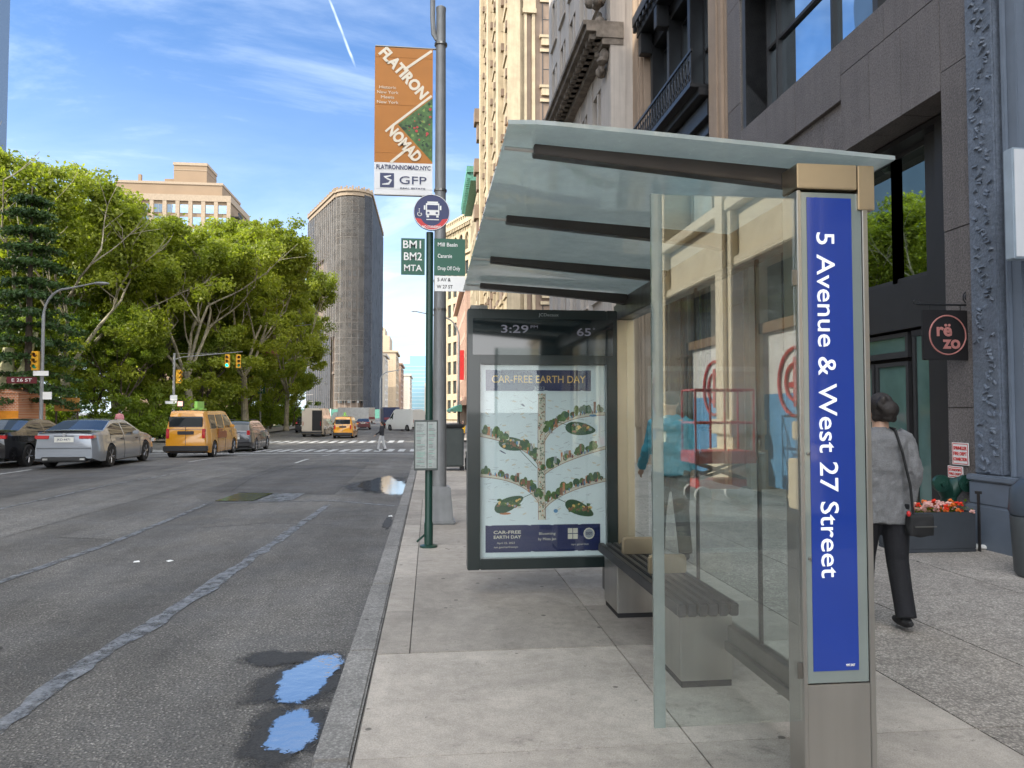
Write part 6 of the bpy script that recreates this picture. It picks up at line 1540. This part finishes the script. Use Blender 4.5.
tl = [ # x, y, height, variant, spread scale, label
 (-26.5, 58, 20.5, 0, 1.0, 'plane tree with pale limbs directly behind the curved lamp post'), (-20.2, 66, 18.6, 1, 1.05, 'spreading plane tree with forked pale trunk above the nearer taxi'),
 (-16.9, 90, 20.0, 3, .78, 'plane tree at the right end of the row, nearest the triangular tower'), (-18.2, 76, 21.5, 2, .95, 'plane tree with leaning twin limbs behind the hanging signals'),
 (-34, 66, 21, 2, 1.05, 'tall plane tree rising behind the dark conifer'), (-31, 78, 22, 1, 1.1, 'big plane tree in the second row left of centre'), (-25, 84, 20.3, 3, 1.1, 'big plane tree in the second row under the tan tower'),
 (-42, 62, 19, 0, 1.0, 'plane tree at the extreme left edge behind the kiosk'), (-44, 80, 22, 3, 1.1, 'rear plane tree at far left of the park'), (-36, 95, 23, 0, 1.1, 'rear plane tree in third row left of the tan tower'),
 (-22.5, 104, 20, 1, .9, 'plane tree far along the park edge near the green sign'), (-27, 106, 23, 2, 1.1, 'rear plane tree deep in the park behind the signals'), (-24.5, 122, 20, 0, .9, 'plane tree at the distant south end of the park row'),
 (-50, 100, 23, 1, 1.2, 'deep background plane tree at the far left'), (-60, 84, 22, 2, 1.1, 'background plane tree outside the left edge'), (-30, 125, 23, 3, 1.2, 'deep background plane tree filling the middle of the park'), (-31, 142, 19, 2, 1.1, 'last plane tree of the row before the square')]
for i, (x, y, h_, v_, s_, lab) in enumerate(tl): plant('plane_tree', TV[v_], (x, y, -.45), h_ / 20 * s_, i * 1.7, lab, 'tree', 'plane trees of the park', h_ / 20)
ul = [(-24, 60, 9, 'low bushy understorey tree behind the silver sedan'), (-28, 55, 8, 'low understorey tree left of the lamp post'), (-21.5, 73, 9, 'low understorey tree behind the nearer taxi'), (-20, 82, 8.5, 'low understorey tree behind the dark grey suv'), (-33, 60, 9, 'low understorey tree behind the kiosk'), (-24, 92, 10, 'low understorey tree right of centre of the park'),
      (-20, 96, 8, 'low understorey tree by the green street sign'), (-38, 75, 10, 'low understorey tree in shade behind the conifer'), (-29, 68, 9, 'low understorey tree between lamp post and signal post'), (-20, 112, 8, 'low understorey tree by the distant black suv'), (-46, 66, 10, 'low understorey tree past the left edge'), (-25, 130, 9, 'low understorey tree at the end of the park'), (-30, 84, 11, 'low rear understorey tree left of the signal mast'), (-38, 66, 11, 'low rear understorey tree behind the second conifer'), (-34, 100, 12, 'low rear understorey tree deep in the middle of the park'), (-42, 92, 13, 'low rear understorey tree deep at the left of the park'), (-26, 74, 10, 'low rear understorey tree right of the curved lamp post')]
for i, (x, y, h_, lab) in enumerate(ul): plant('small_tree', TV[4], (x, y, -.45), h_ / 20 * 1.05, i * 2.1, lab, 'tree', 'understorey trees', h_ / 20 * 1.15)
plant('conifer', CV, (-23.6, 46.5, -.1), .98, .3, 'dark layered conifer standing left of the curved lamp post', 'tree', None)
plant('conifer', CV, (-30.5, 49.5, -.1), .82, 1.9, 'second dark conifer, shorter, at the left edge behind the kiosk', 'tree', None)
shs = [(-21.2, 58.5), (-22.5, 59.5), (-21.4, 62), (-21.8, 65.5), (-21.2, 69), (-21.6, 73), (-21.3, 78), (-21.5, 84), (-21.3, 90), (-24.5, 58.5), (-27, 58), (-29.5, 58.2), (-32, 58), (-21.4, 96), (-21.3, 103), (-21.5, 112), (-35, 58), (-21.4, 121)]
SL_ = ['leafy shrub at the corner directly behind the nearer taxi', 'shrub just inside the park corner behind the hedge end', 'shrub right of the nearer taxi roof sign', 'shrub by the foot of the mast arm post', 'shrub behind the dark grey suv', 'tall loose shrub right of the dark grey suv', 'shrub left of the green street sign post', 'shrub right at the green street sign post', 'shrub just beyond the green street sign post', 'shrub behind the front window of the silver sedan', 'shrub behind the roof of the silver sedan', 'shrub between lamp post and silver sedan roof', 'shrub at the foot of the curved lamp post', 'small far shrub beside the distant black suv', 'small far shrub past the distant black suv', 'tiny shrub near the south end of the park pavement', 'shrub behind the pale bare trunk', 'tiniest shrub at the far end of the park pavement']
for i, (x, y) in enumerate(shs): plant('shrub', SV[i % 2], (x, y, -.5), 1.0 + .25 * ((i * 7) % 3), i * 1.3, SL_[i], 'shrub', 'shrubs along the park edge')
hd = thing('hedge', (-21.0, 60, -.48), 0, 'clipped dark green hedge behind the silver sedan and taxi', 'hedge')
rg = random.Random(71); cen = [(rg.uniform(-.25, .25), rg.uniform(0, 26), rg.uniform(.15, 1.5)) for _ in range(700)]
link('foliage', leaves_mesh('foliage', np.array(cen), np.array([.28] * 700), 55, .06, leafC, 71), hd); w = MB()
for k in range(27): w.tube([(0, k, 0), (.05, k + .1, 1.3)], .02, 4)
w.build('stem', barkd, hd)
tk = thing('tree_trunk', (-24.9, 46.2, -.1), 0, 'thick pale yellow-green bare plane trunk beside the kiosk', 'tree trunk'); w = MB(); w.tube([(0, 0, 0), (.05, 0, 1.5), (.25, 0, 3.0), (.2, .3, 5.5)], [.55, .45, .42, .3], 12); w.tube([(.25, 0, 2.6), (1.1, .3, 4.4), (1.6, .6, 6.5)], [.3, .22, .1], 9); w.build('trunk', mat('pale peeling bark', (.42, .42, .24), .8, var=.35, vs=2.5), tk, smooth=True)

for k, (x, y, a, lab) in enumerate([(-3.2, 8.6, .4, 'left of two tiny pale paper scraps lying on the asphalt'), (-2.85, 8.6, 1.1, 'right of two tiny pale paper scraps lying on the asphalt'), (-.62, 11.9, .2, 'small white paper scrap in the gutter near the bus stop pole')]):
    o = thing('paper_scrap', (x, y, .004), a, lab, 'litter'); w = MB(); w.prism([(-.03, -.02, 0), (.035, -.025, 0), (.03, .02, .008), (-.02, .028, .004)], (0, 0, .003)); w.build('sheet', white, o)
